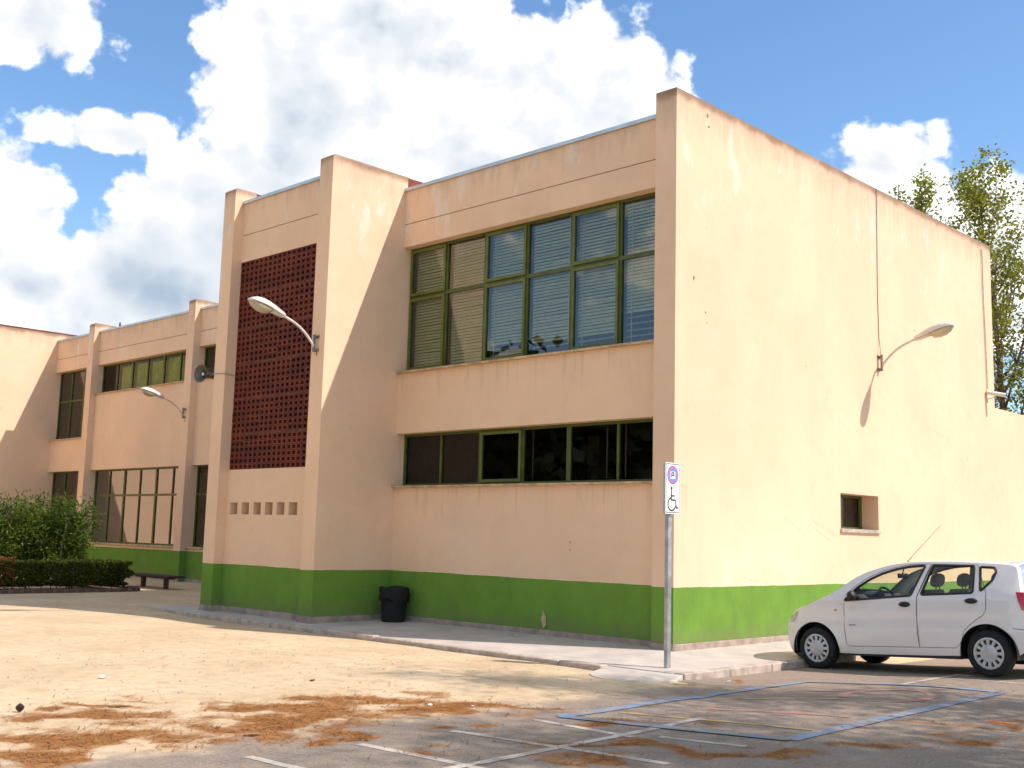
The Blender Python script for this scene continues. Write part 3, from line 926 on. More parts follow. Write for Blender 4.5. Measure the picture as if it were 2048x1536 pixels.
plinth(0.002, 0.022, 0.0, 12.4); plinth(-0.42, 0.022, -0.022, -0.002)
plinth(FX1 + 0.022, -0.42, RY - 0.022, RY - 0.002)
plinth(FX1 + 0.002, FX1 + 0.022, FY, RY - 0.002); plinth(FX1 - 0.42, FX1 + 0.022, FY - 0.022, FY - 0.002)
plinth(TX0 + 0.022, TX1 - 0.022, BY - 0.022, BY - 0.002); plinth(P2X + 0.002, P2X + 0.022, FY, BY - 0.002)
plinth(P2X - 0.43, P2X + 0.022, FY - 0.022, FY - 0.002)
for a, b in bays: plinth(a + 0.022, b - 0.022, FR - 0.022, FR - 0.002)
for a in (-21.3, -28.0): plinth(a - 0.02, a + 0.42, FYY - 0.022, FYY - 0.002)


# windows
def window(x0, x1, y, z0, z1, ncol, transoms=(), glassm='window_glass', sashes=(), name_label=None, thick_every=2, th=0.05):
    w = ob('window', None, parent=BLD, loc=(0, 0, 0))
    if name_label: w['label'] = name_label
    t = th
    m = MB()
    m.box(x0, x0 + t, y, y + 0.07, z0, z1).box(x1 - t, x1, y, y + 0.07, z0, z1)
    m.box(x0 + t, x1 - t, y, y + 0.07, z0, z0 + t).box(x0 + t, x1 - t, y, y + 0.07, z1 - t, z1)
    ob('frame', m.mesh('frame'), 'frame_green', w)
    cw = (x1 - x0) / ncol
    zs = [z0 + t] + list(transoms) + [z1 - t]
    for k in range(1, ncol):
        tt = 0.046 if k % thick_every == 0 else 0.026
        bx('mullion', 'frame_green', w, x0 + k * cw - tt, x0 + k * cw + tt, y + 0.004, y + 0.066, z0 + t, z1 - t)
    for z in transoms:
        for k in range(ncol):
            a = x0 + k * cw + (t if k == 0 else 0.046 if k % thick_every == 0 else 0.026)
            b = x0 + (k + 1) * cw - (t if k == ncol - 1 else 0.046 if (k + 1) % thick_every == 0 else 0.026)
            bx('transom', 'frame_green', w, a, b, y + 0.006, y + 0.064, z - 0.035, z + 0.035)
    for k in range(ncol):
        for r in range(len(zs) - 1):
            a, b = x0 + k * cw + 0.022, x0 + (k + 1) * cw - 0.022
            c, d = zs[r] + (0.03 if r else 0), zs[r + 1] - (0.03 if r < len(zs) - 2 else 0)
            yo = 0.035
            if (k, r) in sashes:
                s = 0.052; f = MB()
                f.box(a, a + s, y - 0.03, y + 0.028, c, d).box(b - s, b, y - 0.03, y + 0.028, c, d)
                f.box(a + s, b - s, y - 0.03, y + 0.028, c, c + s).box(a + s, b - s, y - 0.03, y + 0.028, d - s, d)
                ob('sash', f.mesh('sash', bevel=0.004), 'sash_green', w); yo = 0.0
            ti = rng.uniform(-0.0012, 0.0012)
            ob('pane', MB().add([(a, y + yo - ti, c), (b, y + yo + ti, c), (b, y + yo + ti, d), (a, y + yo - ti, d)], [(0, 1, 2, 3)]).mesh('pane', fix=False), glassm, w)
    return w


WY = RY + 0.20
w1 = window(FX1, -0.36, WY, 4.688, 7.17, 6, (6.18,), 'window_glass', {(0, 0), (2, 0), (2, 1), (4, 0), (4, 1), (0, 1)}, 'wide upper window with venetian blinds')
cw = (-0.36 - FX1) / 6


def blind(parent, xa, xb, y, z0, z1, gap=None, pitch=0.058, tilt=1.0):
    m = MB(); z = z1 - 0.03
    while z > z0:
        if gap and gap[0] < z < gap[1]:
            z -= pitch * 0.8; tl = 0.6
        else: tl = tilt + rng.uniform(-0.05, 0.05)
        hh, hd = 0.031 * math.sin(tl), 0.031 * math.cos(tl)
        sag = rng.uniform(-0.007, 0.007) + (rng.uniform(-0.02, 0.02) if rng.random() < 0.08 else 0)
        m.add([(xa, y - hd, z - hh), (xb, y - hd, z - hh + sag), (xb, y + hd, z + hh + sag), (xa, y + hd, z + hh)], [(0, 1, 2, 3)])
        z -= pitch
    b = ob('blind', m.mesh('blind', fix=False), 'slat', parent)
    return b


for k in range(6):
    xa, xb = FX1 + k * cw + 0.04, FX1 + (k + 1) * cw - 0.04
    lo = (4.74, 4.74, 4.82, 4.88, 4.72, 4.72)[k]
    gap = (None, None, (4.75, 5.05), (4.8, 5.0), (4.7, 4.95), (4.7, 5.25))[k]
    blind(w1, xa, xb, WY + 0.13, lo, 7.12, gap)
    cx = xa + (0.13 if k != 3 else cw - 0.18)
    ob('blind_cord', MB().box(cx - 0.007, cx + 0.007, WY + 0.095, WY + 0.104, lo, 7.12).mesh('blind_cord'), 'cord', w1)
w2 = window(FX1, -0.36, WY, 2.488, 3.49, 6, (), 'dark_glass', {(2, 0)}, 'low strip window with dark panes')
for x_ in (-3.75, -2.05, -1.65, -0.98):
    bx('pipe', 'cable_pale', w2, x_ - 0.012, x_ + 0.012, WY + 0.5, WY + 0.52, 2.6, 3.49)
FW = FR + 0.20
w3 = window(-27.6, -21.3, FW, 6.135, 7.15, 6, (), 'far_glass', (), 'upper strip window with olive curtains')
cwf = 6.3 / 6
for k in range(1, 6):
    m = MB(); n = 24; xa = -27.6 + k * cwf + 0.03; xb = xa + cwf - 0.10
    top = 7.05 - 0.03 * (k % 2)
    rows = [[(xa + (xb - xa) * i / n, FW + 0.16 + 0.025 * math.sin(i * 1.7 + k), z) for i in range(n + 1)] for z in (6.15, top)]
    m.add(rows[0] + rows[1], [(i, i + 1, n + 2 + i, n + 1 + i) for i in range(n)])
    ob('curtain', m.mesh('curtain', fix=False), 'curtain', w3)
window(-27.6, -21.3, FW, 1.04, 3.49, 6, (2.62,), 'mirror_glass', (), 'tall ground floor window of the far wing')
window(EX, -28.0, FW, 4.655, 7.15, 3, (6.05,), 'window_glass', (), 'tall upper window next to the end wing')
window(EX, -28.0, FW, 1.04, 3.49, 3, (2.62,), 'window_glass', (), 'ground floor window next to the end wing')
window(-20.9, -14.6, FW, 6.135, 7.15, 6, (), 'window_glass', (), 'upper strip window half hidden by the stair tower')
window(-20.9, -14.6, FW, 1.04, 3.49, 6, (2.62,), 'window_glass', (), 'ground floor window half hidden by the stair tower')
# small side window: deep reveal, set at the back
ws = ob('window', None, parent=BLD, loc=(0, 0, 0), label='small square window set deep in the sunlit side wall')
f = MB()
y0, y1, z0, z1 = SW
for q in ((y0, y0 + 0.05, z0, z1), (y1 - 0.09, y1, z0, z1), (y0 + 0.05, y1 - 0.09, z0, z0 + 0.05), (y0 + 0.05, y1 - 0.09, z1 - 0.05, z1)):
    f.box(-0.40, -0.34, q[0], q[1], q[2], q[3])
ob('frame', f.mesh('frame'), 'frame_green', ws)
ob('pane', MB().add([(-0.37, y0 + 0.05, z0 + 0.05), (-0.37, y1 - 0.09, z0 + 0.05), (-0.37, y1 - 0.09, z1 - 0.05), (-0.37, y0 + 0.05, z1 - 0.05)], [(0, 1, 2, 3)]).mesh('pane', fix=False), 'dark_glass', ws)
bx('shutter', 'plinth', ws, -0.52, -0.48, y0 - 0.05, y1 + 0.05, z0 - 0.05, z1 + 0.05)
ob('sill', MB().box(-0.33, 0.045, y0 - 0.02, y1 + 0.02, z0 - 0.065, z0 + 0.004).mesh('sill', bevel=0.006), 'kerb', ws)

# chips and old fixings in the plaster
def chip(c, r, seed, ax='x'):
    q = random.Random(seed); m = MB(); n = 9; pts = []
    for i in range(n):
        a = 2 * math.pi * i / n; rr = q.uniform(0.5, 1.1)
        pts.append((c[0] + (0.003 if ax == 'x' else r[0] * rr * math.cos(a)), c[1] + (r[0] * rr * math.cos(a) if ax == 'x' else -0.003), c[2] + r[1] * rr * math.sin(a)))
    cen = (c[0] + (0.007 if ax == 'x' else 0), c[1] - (0.007 if ax == 'y' else 0), c[2])
    m.add(pts + [cen], [(i, (i + 1) % n, n) for i in range(n)])
    ob('plaster_chip', m.mesh('plaster_chip'), 'plaster_scar', BLD)


for i, (yy, zz, rr) in enumerate([(0.84, 8.40, (0.035, 0.05)), (0.88, 8.22, (0.05, 0.018)), (0.48, 5.66, (0.025, 0.055)), (0.80, 5.16, (0.025, 0.022)), (0.81, 6.54, (0.012, 0.012)), (0.84, 5.0, (0.012, 0.015)), (3.9, 4.7, (0.02, 0.015)), (8.3, 6.0, (0.03, 0.03))]):
    chip((0, yy, zz), rr, i)
for i, (xx, zz, rr) in enumerate([(-2.22, 1.52, (0.012, 0.035)), (-2.22, 1.40, (0.012, 0.03)), (-4.6, 0.35, (0.03, 0.02)), (-3.1, 0.62, (0.02, 0.02))]):
    chip((xx, RY, zz), rr, 40 + i, 'y')

# ------------------------------------------------------------------ wall lamps
def lamp(loc, rotz, label, tint='lamp_grey'):
    root = ob('wall_lamp', None, loc=loc, rotz=rotz, label=label, cat='lamp', group='cobra head lamps on the walls')
    b = MB().box(0.05, 0.085, -0.025, 0.025, -0.17, 0.15).box(0.0, 0.05, -0.04, 0.04, 0.10, 0.125).box(0.0, 0.05, -0.04, 0.04, -0.145, -0.12)
    b.box(0.0, 0.012, -0.07, 0.07, 0.085, 0.14).box(0.0, 0.012, -0.07, 0.07, -0.16, -0.105)
    ob('bracket', b.mesh('bracket'), 'bracket', root)
    pts = []
    p0, p1, p2, p3 = Vector((0.07, 0, -0.07)), Vector((0.25, 0, 0.16)), Vector((0.42, 0, 0.30)), Vector((0.80, 0, 0.40))
    for i in range(15):
        t = i / 14; pts.append(p0 * (1 - t) ** 3 + p1 * 3 * t * (1 - t) ** 2 + p2 * 3 * t * t * (1 - t) + p3 * t ** 3)
    ob('arm', MB().tube(pts, 0.024, 10).mesh('arm', smooth=True), 'lamp_grey', root)
    # housing: flat-bottomed teardrop shell, tilted up along the arm
    ax = Vector((0.968, 0, 0.25)); up = Vector((-0.25, 0, 0.968))
    O = Vector((0.74, 0, 0.385))
    rings = []
    for s_, w, h in [(0.0, 0.032, 0.05), (0.03, 0.045, 0.065), (0.14, 0.075, 0.085), (0.28, 0.115, 0.11), (0.42, 0.145, 0.125), (0.55, 0.15, 0.125), (0.66, 0.135, 0.10), (0.74, 0.10, 0.055), (0.785, 0.05, 0.018)]:
        ring = []
        for j in range(14):
            a = math.pi * j / 13
            ring.append(O + ax * s_ + up * (h * max(0.0, math.sin(a)) ** 0.8) + Vector((0, 1, 0)) * (w * math.cos(a)))
        for j in range(1, 5):
            ring.append(O + ax * s_ + up * (-0.018) + Vector((0, 1, 0)) * (w * (-0.94 + 1.88 * j / 5)))
        rings.append(ring)
    ob('housing', MB().loft(rings).mesh('housing', smooth=50), 'lamp_grey', root)
    rings = []
    for s_, w, h in [(0.0, 0.03, 0.03), (0.05, 0.045, 0.055), (0.20, 0.07, 0.055), (0.29, 0.085, 0.05)]:
        rings.append([O + ax * (s_ + 0.012) + up * (-0.019 - h * 0.55 * math.sin(math.pi * j / 9)) + Vector((0, 1, 0)) * (w * math.cos(math.pi * j / 9)) for j in range(10)])
    ob('gear_cover', MB().loft(rings).mesh('gear_cover', smooth=50), 'lamp_grey', root)
    rings = []
    for s_, w, h in [(0.315, 0.085, 0.03), (0.36, 0.108, 0.085), (0.46, 0.125, 0.115), (0.58, 0.125, 0.11), (0.68, 0.10, 0.075), (0.745, 0.06, 0.02)]:
        rings.append([O + ax * s_ + up * (-0.02 - h * math.sin(math.pi * j / 11)) + Vector((0, 1, 0)) * (w * math.cos(math.pi * j / 11)) for j in range(12)])
    ob('lens', MB().loft(rings).mesh('lens', smooth=60), 'lamp_lens', root)
    return root


lamp((0.0, 6.67, 5.12), 0.0, 'cobra head lamp on the sunlit side wall, casting a long shadow')
lamp((-6.93, FY, 5.03), -math.pi / 2, 'large white cobra head lamp in front of the red brick lattice')
lamp((-21.13, FYY, 5.08), -math.pi / 2, 'cobra head lamp on the far wing, left of the loudspeaker')
for lx, ly in ((-6.93, FY), (-21.13, FYY)):
    bx('rust_stain', 'rust', BLD, lx - 0.012, lx + 0.016, ly - 0.004, ly - 0.001, 4.80, 4.88)

# ------------------------------------------------------------------ cables, camera, horn, hoses
ob('wall_cable', MB().tube([(0.012, 6.69, 8.62), (0.014, 6.67, 7.6), (0.012, 6.66, 6.4), (0.012, 6.685, 5.6), (0.05, 6.67, 5.28)], 0.008, 6).mesh('wall_cable', smooth=True), 'cable',
   label='dark thin cable running down the side wall to the lamp', cat='cable')
ob('wall_conduit', MB().tube([(0.02, 11.85, 8.44), (0.03, 11.87, 8.35), (0.024, 11.90, 7.2), (0.024, 11.95, 6.2), (0.024, 11.98, 5.2)], 0.015, 6).mesh('wall_conduit', smooth=True), 'cable_pale',
   label='pale conduit near the far end of the side wall above the camera', cat='conduit')
cc = ob('security_camera', None, loc=(0.0, 12.0, 5.03), label='white tube security camera at the far end of the side wall', cat='camera')
ob('mount', MB().box(0.0, 0.02, -0.05, 0.05, -0.12, 0.16).mesh('mount'), 'camera_white', cc)
ob('arm', MB().tube([(0.02, 0, -0.05), (0.1, 0.0, -0.045), (0.18, 0.02, 0.0)], 0.014, 8).mesh('arm', smooth=True), 'camera_white', cc)
ob('housing', MB().tube([(0.03, -0.10, 0.085), (0.36, 0.12, 0.02)], 0.048, 10).mesh('housing', smooth=True), 'camera_white', cc)
ob('lens', MB().tube([(0.355, 0.117, 0.021), (0.372, 0.128, 0.018)], 0.036, 10).mesh('lens', smooth=True), 'black_plastic', cc)

hn = ob('horn_loudspeaker', None, loc=(P2X - 0.41, -1.48, 4.76), label='grey horn loudspeaker at the edge of the stair tower', cat='loudspeaker')
dirv = Vector((0.2, -0.98, 0.03)).normalized()
rot = dirv.to_track_quat('Z', 'Y').to_matrix()
def horn_part(prof, n=24):
    m = MB().lathe(prof, n); m.v = [tuple(rot @ Vector(q) + Vector((-0.42, 0.10, 0.0))) for q in m.v]; return m
ob('bell', horn_part([(0.05, 0.02), (0.06, 0.10), (0.085, 0.18), (0.125, 0.25), (0.185, 0.30), (0.19, 0.31), (0.18, 0.305), (0.115, 0.255), (0.07, 0.18), (0.04, 0.12), (0.01, 0.12)]).mesh('bell', smooth=50), 'horn', hn)
ob('driver', horn_part([(0.045, -0.12), (0.06, -0.10), (0.06, 0.0), (0.045, 0.03)]).mesh('driver', smooth=50), 'horn', hn)
ob('reflector', horn_part([(0.005, 0.14), (0.03, 0.22), (0.035, 0.25), (0.02, 0.262)], 14).mesh('reflector', smooth=50), 'lamp_grey', hn)
ob('bracket', MB().tube([(0.0, 0.08, -0.03), (-0.2, 0.08, -0.06), (-0.42, 0.10, -0.055)], 0.018, 6).mesh('bracket', smooth=True), 'bracket', hn)
ob('speaker_cable', MB().tube([(P2X - 0.42, -1.60, 4.74), (P2X - 0.2, -1.60, 4.73), (P2X + 0.014, -1.60, 4.715), (P2X + 0.016, BY - 0.02, 4.70)], 0.009, 6).mesh('speaker_cable', smooth=True), 'cable',
   label='thin cable from the loudspeaker across the tower pillar', cat='cable')
for i, (hx, lab) in enumerate(((-20.9, 'black bent hose on top of the nearer far wing pillar'), (-27.6, 'black bent hose on top of the leftmost far wing pillar'))):
    ob('roof_hose', MB().tube([(hx - 0.20, 4.9, TOP - 0.02), (hx - 0.17, 4.88, TOP + 0.10), (hx - 0.02, 4.82, TOP + 0.15), (hx + 0.06, 4.8, TOP + 0.02), (hx + 0.06, 4.8, TOP - 0.4)], 0.022, 8).mesh('roof_hose', smooth=True), 'hose_black',
       label=lab, cat='hose', group='hoses over the far wing parapet')

# ------------------------------------------------------------------ parking sign
sg = ob('parking_sign', None, loc=(1.04, -1.56, -0.05), label='disabled parking sign on a grey metal post at the building corner', cat='sign')
ob('post', MB().box(-0.03, 0.03, -0.04, 0.04, 0.0, 2.62).mesh('post', bevel=0.006), 'galvanised', sg)
PW, Z0, Z1 = 0.165, 1.985, 2.665
pm = MB()
def rr_poly(w, z0, z1, r, x, n=4):
    p = []
    for (cx, cz, a0) in ((w - r, z1 - r, 0), (-w + r, z1 - r, 90), (-w + r, z0 + r, 180), (w - r, z0 + r, 270)):
        for k in range(n + 1):
            a = math.radians(a0 + 90 * k / n); p.append((x, cx + r * math.cos(a), cz + r * math.sin(a)))
    return p
pm.loft([rr_poly(PW, Z0, Z1, 0.02, 0.035), rr_poly(PW, Z0, Z1, 0.02, 0.066)])
panel = ob('panel', pm.mesh('panel'), 'sign_edge', sg)
ob('face', MB().add(rr_poly(PW - 0.004, Z0 + 0.004, Z1 - 0.004, 0.018, 0.0670), [tuple(range(20))]).mesh('face', fix=False), 'sign_white', panel)


def flat_ring(x, cy, cz, r0, r1, n=32, a0=0, a1=360, close=True):
    m = MB(); v = []
    for i in range(n + 1):
        a = math.radians(a0 + (a1 - a0) * i / n)
        v += [(x, cy + r0 * math.cos(a), cz + r0 * math.sin(a)), (x, cy + r1 * math.cos(a), cz + r1 * math.sin(a))]
    return m.add(v, [(2 * i, 2 * i + 1, 2 * i + 3, 2 * i + 2) for i in range(n)])


# thin black border
bo, bi = rr_poly(PW - 0.016, Z0 + 0.016, Z1 - 0.016, 0.016, 0.0676), rr_poly(PW - 0.026, Z0 + 0.026, Z1 - 0.026, 0.010, 0.0676)
nn = len(bo)
ob('border', MB().add(bo + bi, [(i, (i + 1) % nn, nn + (i + 1) % nn, nn + i) for i in range(nn)]).mesh('border', fix=False), 'sign_black', panel)
cz = Z1 - 0.165
ob('blue_disc', MB().add([(0.0676, 0.098 * math.cos(a), cz + 0.098 * math.sin(a)) for a in np.linspace(0, 2 * math.pi, 32, endpoint=False)], [tuple(range(32))]).mesh('blue_disc', fix=False), 'sign_blue', panel)
ob('red_ring', flat_ring(0.0682, 0, cz, 0.098, 0.122).mesh('red_ring', fix=False), 'sign_red', panel)
ob('white_square', MB().add([(0.0682, -0.052, cz - 0.05), (0.0682, 0.052, cz - 0.05), (0.0682, 0.052, cz + 0.045), (0.0682, -0.052, cz + 0.045)], [(0, 1, 2, 3)]).mesh('white_square', fix=False), 'sign_white', panel)
def bars(lst, x):
    m = MB()
    for (a, b, w) in lst:
        A, B = Vector((a[0], a[1], 0)), Vector((b[0], b[1], 0)); d = (B - A).normalized(); s = Vector((-d.y, d.x, 0)) * w / 2
        m.add([(x, q.x, q.y) for q in (A - s, B - s, B + s, A + s)], [(0, 1, 2, 3)])
    return m
t = 0.018
ob('letter_p', bars([((-0.026, cz - 0.036), (-0.026, cz + 0.034), t), ((-0.026, cz + 0.028), (0.024, cz + 0.028), t), ((-0.026, cz - 0.004), (0.024, cz - 0.004), t), ((0.024, cz - 0.010), (0.024, cz + 0.034), t)], 0.0688).mesh('letter_p', fix=False), 'sign_black', panel)
zc = Z0 + 0.14
wc = bars([((-0.03, zc + 0.175), (-0.03, zc + 0.04), 0.024), ((-0.03, zc + 0.10), (0.045, zc + 0.10), 0.02), ((-0.03, zc + 0.045), (0.06, zc + 0.045), 0.022), ((0.06, zc + 0.05), (0.085, zc - 0.06), 0.022), ((0.082, zc - 0.058), (0.125, zc - 0.052), 0.022)], 0.0680)
r_ = flat_ring(0.0684, -0.02, zc - 0.01, 0.072, 0.094, 24, 105, 345)
wc.add(r_.v, r_.f)
wc.add([(0.0680, -0.026 + 0.021 * math.cos(a), zc + 0.20 + 0.024 * math.sin(a)) for a in np.linspace(0, 2 * math.pi, 16, endpoint=False)], [tuple(range(16))])
ob('wheelchair_symbol', wc.mesh('wheelchair_symbol', fix=False), 'sign_black', panel)

# ------------------------------------------------------------------ bin, bench
bn = ob('litter_bin', None, loc=(-6.18, -0.12, -0.01), label='black plastic litter bin standing in the shade by the tower fin', cat='bin')
ob('bucket', MB().lathe([(0.205, 0.0), (0.215, 0.01), (0.245, 0.52), (0.27, 0.53), (0.27, 0.58), (0.25, 0.585), (0.24, 0.50), (0.15, 0.30)], 22).mesh('bucket', smooth=40), 'bin_black', bn)
bag = MB(); rings = []
for (r, h) in [(0.274, 0.40), (0.278, 0.50), (0.276, 0.60), (0.24, 0.625), (0.16, 0.60), (0.05, 0.55)]:
    rings.append([((r + 0.014 * math.sin(5 * a + h * 20) + rng.uniform(-0.006, 0.006)) * math.cos(a), (r + 0.014 * math.sin(5 * a + h * 20)) * math.sin(a), h + 0.018 * math.sin(3 * a + 1) + (0.05 * math.sin(4 * a) if h == 0.40 else 0)) for a in np.linspace(0, 2 * math.pi, 28, endpoint=False)])
ob('liner_bag', bag.loft(rings).mesh('liner_bag', smooth=60), 'bin_black', bn)

be = ob('bench', None, loc=(-17.9, 1.5, 0.0), rotz=math.radians(-1), label='low dark wooden bench without a back beside the hedge', cat='bench')
for k, yy in enumerate((-0.17, 0.0, 0.17)):
    ob('seat_plank', MB().box(-1.17, 1.17, yy - 0.078, yy + 0.078, 0.295, 0.352).mesh('seat_plank', bevel=0.008), 'bench_wood', be)
ob('seat_beam', MB().box(-1.0, 1.0, -0.05, 0.05, 0.26, 0.294).mesh('seat_beam'), 'bench_wood', be)
for xx in (-0.62, 0.62):
    ob('leg', MB().box(xx - 0.045, xx + 0.045, -0.06, 0.06, 0.0, 0.259).mesh('leg', bevel=0.01), 'bench_leg', be)


# ------------------------------------------------------------------ vegetation
def leaves(name, C, L, Wd, mat, tint=None, droop=0.0, up=0.0):
    """many small leaf blades (two-triangle rhombs) at the centres C"""
    C = np.asarray(C, np.float32); n = len(C)
    d = nrg.normal(size=(n, 3)); d[:, 2] = d[:, 2] * 0.8 + up; d /= np.linalg.norm(d, axis=1)[:, None]
    e = nrg.normal(size=(n, 3)); e -= d * (e * d).sum(1)[:, None]; e /= np.linalg.norm(e, axis=1)[:, None]
    l = L * nrg.uniform(0.6, 1.25, (n, 1)); w = Wd * nrg.uniform(0.7, 1.2, (n, 1))
    nn_ = np.cross(d, e)
    v = np.stack([C - d * l, C + e * w + nn_ * w * 0.25, C + d * l, C - e * w + nn_ * w * 0.25], 1).reshape(-1, 3)
    me = bpy.data.meshes.new(name)
    me.vertices.add(4 * n); me.vertices.foreach_set('co', v.astype(np.float32).ravel())
    me.loops.add(4 * n); me.loops.foreach_set('vertex_index', np.arange(4 * n, dtype=np.int32))
    me.polygons.add(n); me.polygons.foreach_set('loop_start', np.arange(0, 4 * n, 4, dtype=np.int32))
    try: me.polygons.foreach_set('loop_total', np.full(n, 4, np.int32))
    except Exception: pass
    me.update(calc_edges=True)
    at = me.attributes.new('tint', 'FLOAT', 'FACE')
    tv = nrg.random(n) if tint is None else np.clip(np.asarray(tint) + nrg.normal(0, 0.2, n), 0, 1)
    at.data.foreach_set('value', tv.astype(np.float32))
    me.materials.append(MAT[mat])
    return me


def limb_path(p, d, L, n, q, lift=0.0, wob=0.12):
    pts = [Vector(p)]; d = Vector(d).normalized()
    for i in range(n):
        d = (d + Vector((q.uniform(-wob, wob), q.uniform(-wob, wob), q.uniform(-wob, wob) + lift))).normalized()
        pts.append(pts[-1] + d * (L / n))
    return pts


def make_tree(name, loc, H, r0, base, limbs, limb_len, rise, leafn, leafL, leafW, mat, bark, label, cat, group=None, seed=1, lift=0.05, clump=0.45, lean=(0, 0), lower=1.0):
    q = random.Random(seed)
    root = ob(name, None, loc=loc, label=label, cat=cat, group=group)
    tr = MB()
    tp = limb_path((0, 0, 0), (lean[0], lean[1], 1), H * 0.96, 12, q, 0.02, 0.035)
    tr.tube(tp, [r0 * (1 - 0.93 * i / 12) + 0.008 for i in range(13)], 8)
    centres = []; tints = []
    for k in range(limbs):
        f_ = base + (0.97 - base) * ((k + q.random()) / limbs)
        i = min(11, int(f_ * 12)); p = tp[i].lerp(tp[i + 1], f_ * 12 - i)
        a = k * 2.4 + q.uniform(-0.5, 0.5)
        L = limb_len * (1.0 - 0.62 * max(0, (f_ - base) / (1 - base)) ** 1.3) * q.uniform(0.65, 1.2) * (lower if f_ < base + 0.15 else 1)
        d = (math.cos(a), math.sin(a), rise * q.uniform(0.6, 1.4))
        lp = limb_path(p, d, L, 5, q, lift, 0.14)
        rr = r0 * (1 - 0.9 * f_) * 0.45 + 0.006
        tr.tube(lp, [rr * (1 - 0.8 * j / 5) for j in range(6)], 5)
        for s_ in range(1, 6):
            for _ in range(2):
                sd = Vector((q.uniform(-1, 1), q.uniform(-1, 1), q.uniform(-0.1, 1.1)))
                sp_ = limb_path(lp[s_], sd, L * q.uniform(0.18, 0.38), 3, q, lift, 0.2)
                tr.tube(sp_, [rr * 0.28, rr * 0.2, rr * 0.12, 0.003], 4)
                shade_ = q.uniform(0.1, 0.9)
                for e in sp_[1:]:
                    centres.append(e); tints.append(shade_)
    ob('trunk', tr.mesh('trunk', smooth=50, fix=False), bark, root)
    cs = np.array([tuple(c) for c in centres]); ts = np.array(tints)
    idx = nrg.integers(0, len(cs), leafn)
    C = cs[idx] + nrg.normal(0, clump, (leafn, 3)) * np.array([1, 1, 0.8])
    ob('crown', leaves('crown', C, leafL, leafW, mat, ts[idx]), None, root)
    return root


# poplars behind the building on the right
make_tree('poplar_tree', (-4.9, 26.3, 0.0), 15.4, 0.17, 0.2, 40, 4.4, 1.3, 8800, 0.078, 0.052, 'leaf_poplar', 'bark', 'tall loose leaved poplar rising at the right edge behind the side wall', 'tree', 'poplars behind the building', 11, 0.10, 0.17)
make_tree('poplar_tree', (-2.9, 28.4, 0.0), 13.6, 0.17, 0.2, 32, 3.6, 1.3, 6500, 0.078, 0.052, 'leaf_poplar', 'bark', 'poplar cut by the right picture edge above the low annex wall', 'tree', 'poplars behind the building', 12, 0.09, 0.18)
make_tree('poplar_tree', (-6.6, 24.6, 0.0), 15.2, 0.14, 0.55, 15, 1.7, 2.0, 2300, 0.075, 0.05, 'leaf_poplar', 'bark', 'narrow poplar top showing over the parapet, second from left', 'tree', 'poplars behind the building', 13, 0.12, 0.2)
make_tree('poplar_tree', (-7.4, 24.0, 0.0), 15.0, 0.11, 0.6, 9, 0.9, 2.2, 650, 0.075, 0.05, 'leaf_poplar', 'bark', 'thin wispy poplar top, leftmost over the parapet', 'tree', 'poplars behind the building', 14, 0.12, 0.18)
make_tree('bushy_tree', (-3.4, 27.0, 0.0), 7.4, 0.18, 0.15, 30, 2.4, 0.8, 12000, 0.10, 0.065, 'leaf_poplar', 'bark', 'dense low tree behind the annex wall under the poplars', 'tree', None, 15, 0.02, 0.35)

# oleanders behind the hedge
olspots = [(-19.2, -0.55, 2.35, 21, 'tallest oleander bush behind the hedge, nearest the far wing window'), (-19.8, -1.5, 2.15, 22, 'oleander bush with bare stems in the middle behind the hedge'),
           (-19.4, -2.6, 2.05, 23, 'oleander bush at the left picture edge behind the hedge'), (-21.5, -2.4, 2.2, 24, 'oleander bush furthest back behind the hedge')]
for (x_, y_, h_, sd, lab) in olspots:
    q = random.Random(sd)
    root = ob('oleander_bush', None, loc=(x_, y_, 0), label=lab, cat='shrub', group='oleanders behind the hedge')
    st = MB(); C = []; T = []
    for k in range(11):
        a = q.uniform(0, 6.28); d = (math.cos(a) * 0.35, math.sin(a) * 0.35, 1)
        lp = limb_path((q.uniform(-.15, .15), q.uniform(-.15, .15), 0), d, h_ * q.uniform(0.7, 0.95), 6, q, 0.02, 0.13)
        st.tube(lp, [0.028 * (1 - 0.8 * j / 6) for j in range(7)], 5)
        for s_ in range(2, 7):
            for _ in range(3):
                e = lp[s_] + Vector((q.uniform(-.3, .3), q.uniform(-.3, .3), q.uniform(-.05, .3)))
                C.append(e); T.append(q.uniform(0.1, 0.9))
    ob('stems', st.mesh('stems', smooth=50, fix=False), 'bark_pale', root)
    cs = np.array([tuple(c) for c in C]); idx = nrg.integers(0, len(cs), 8000)
    ob('crown', leaves('crown', cs[idx] + nrg.normal(0, 0.13, (8000, 3)), 0.08, 0.017, 'leaf_oleander', np.array(T)[idx], up=0.4), None, root)


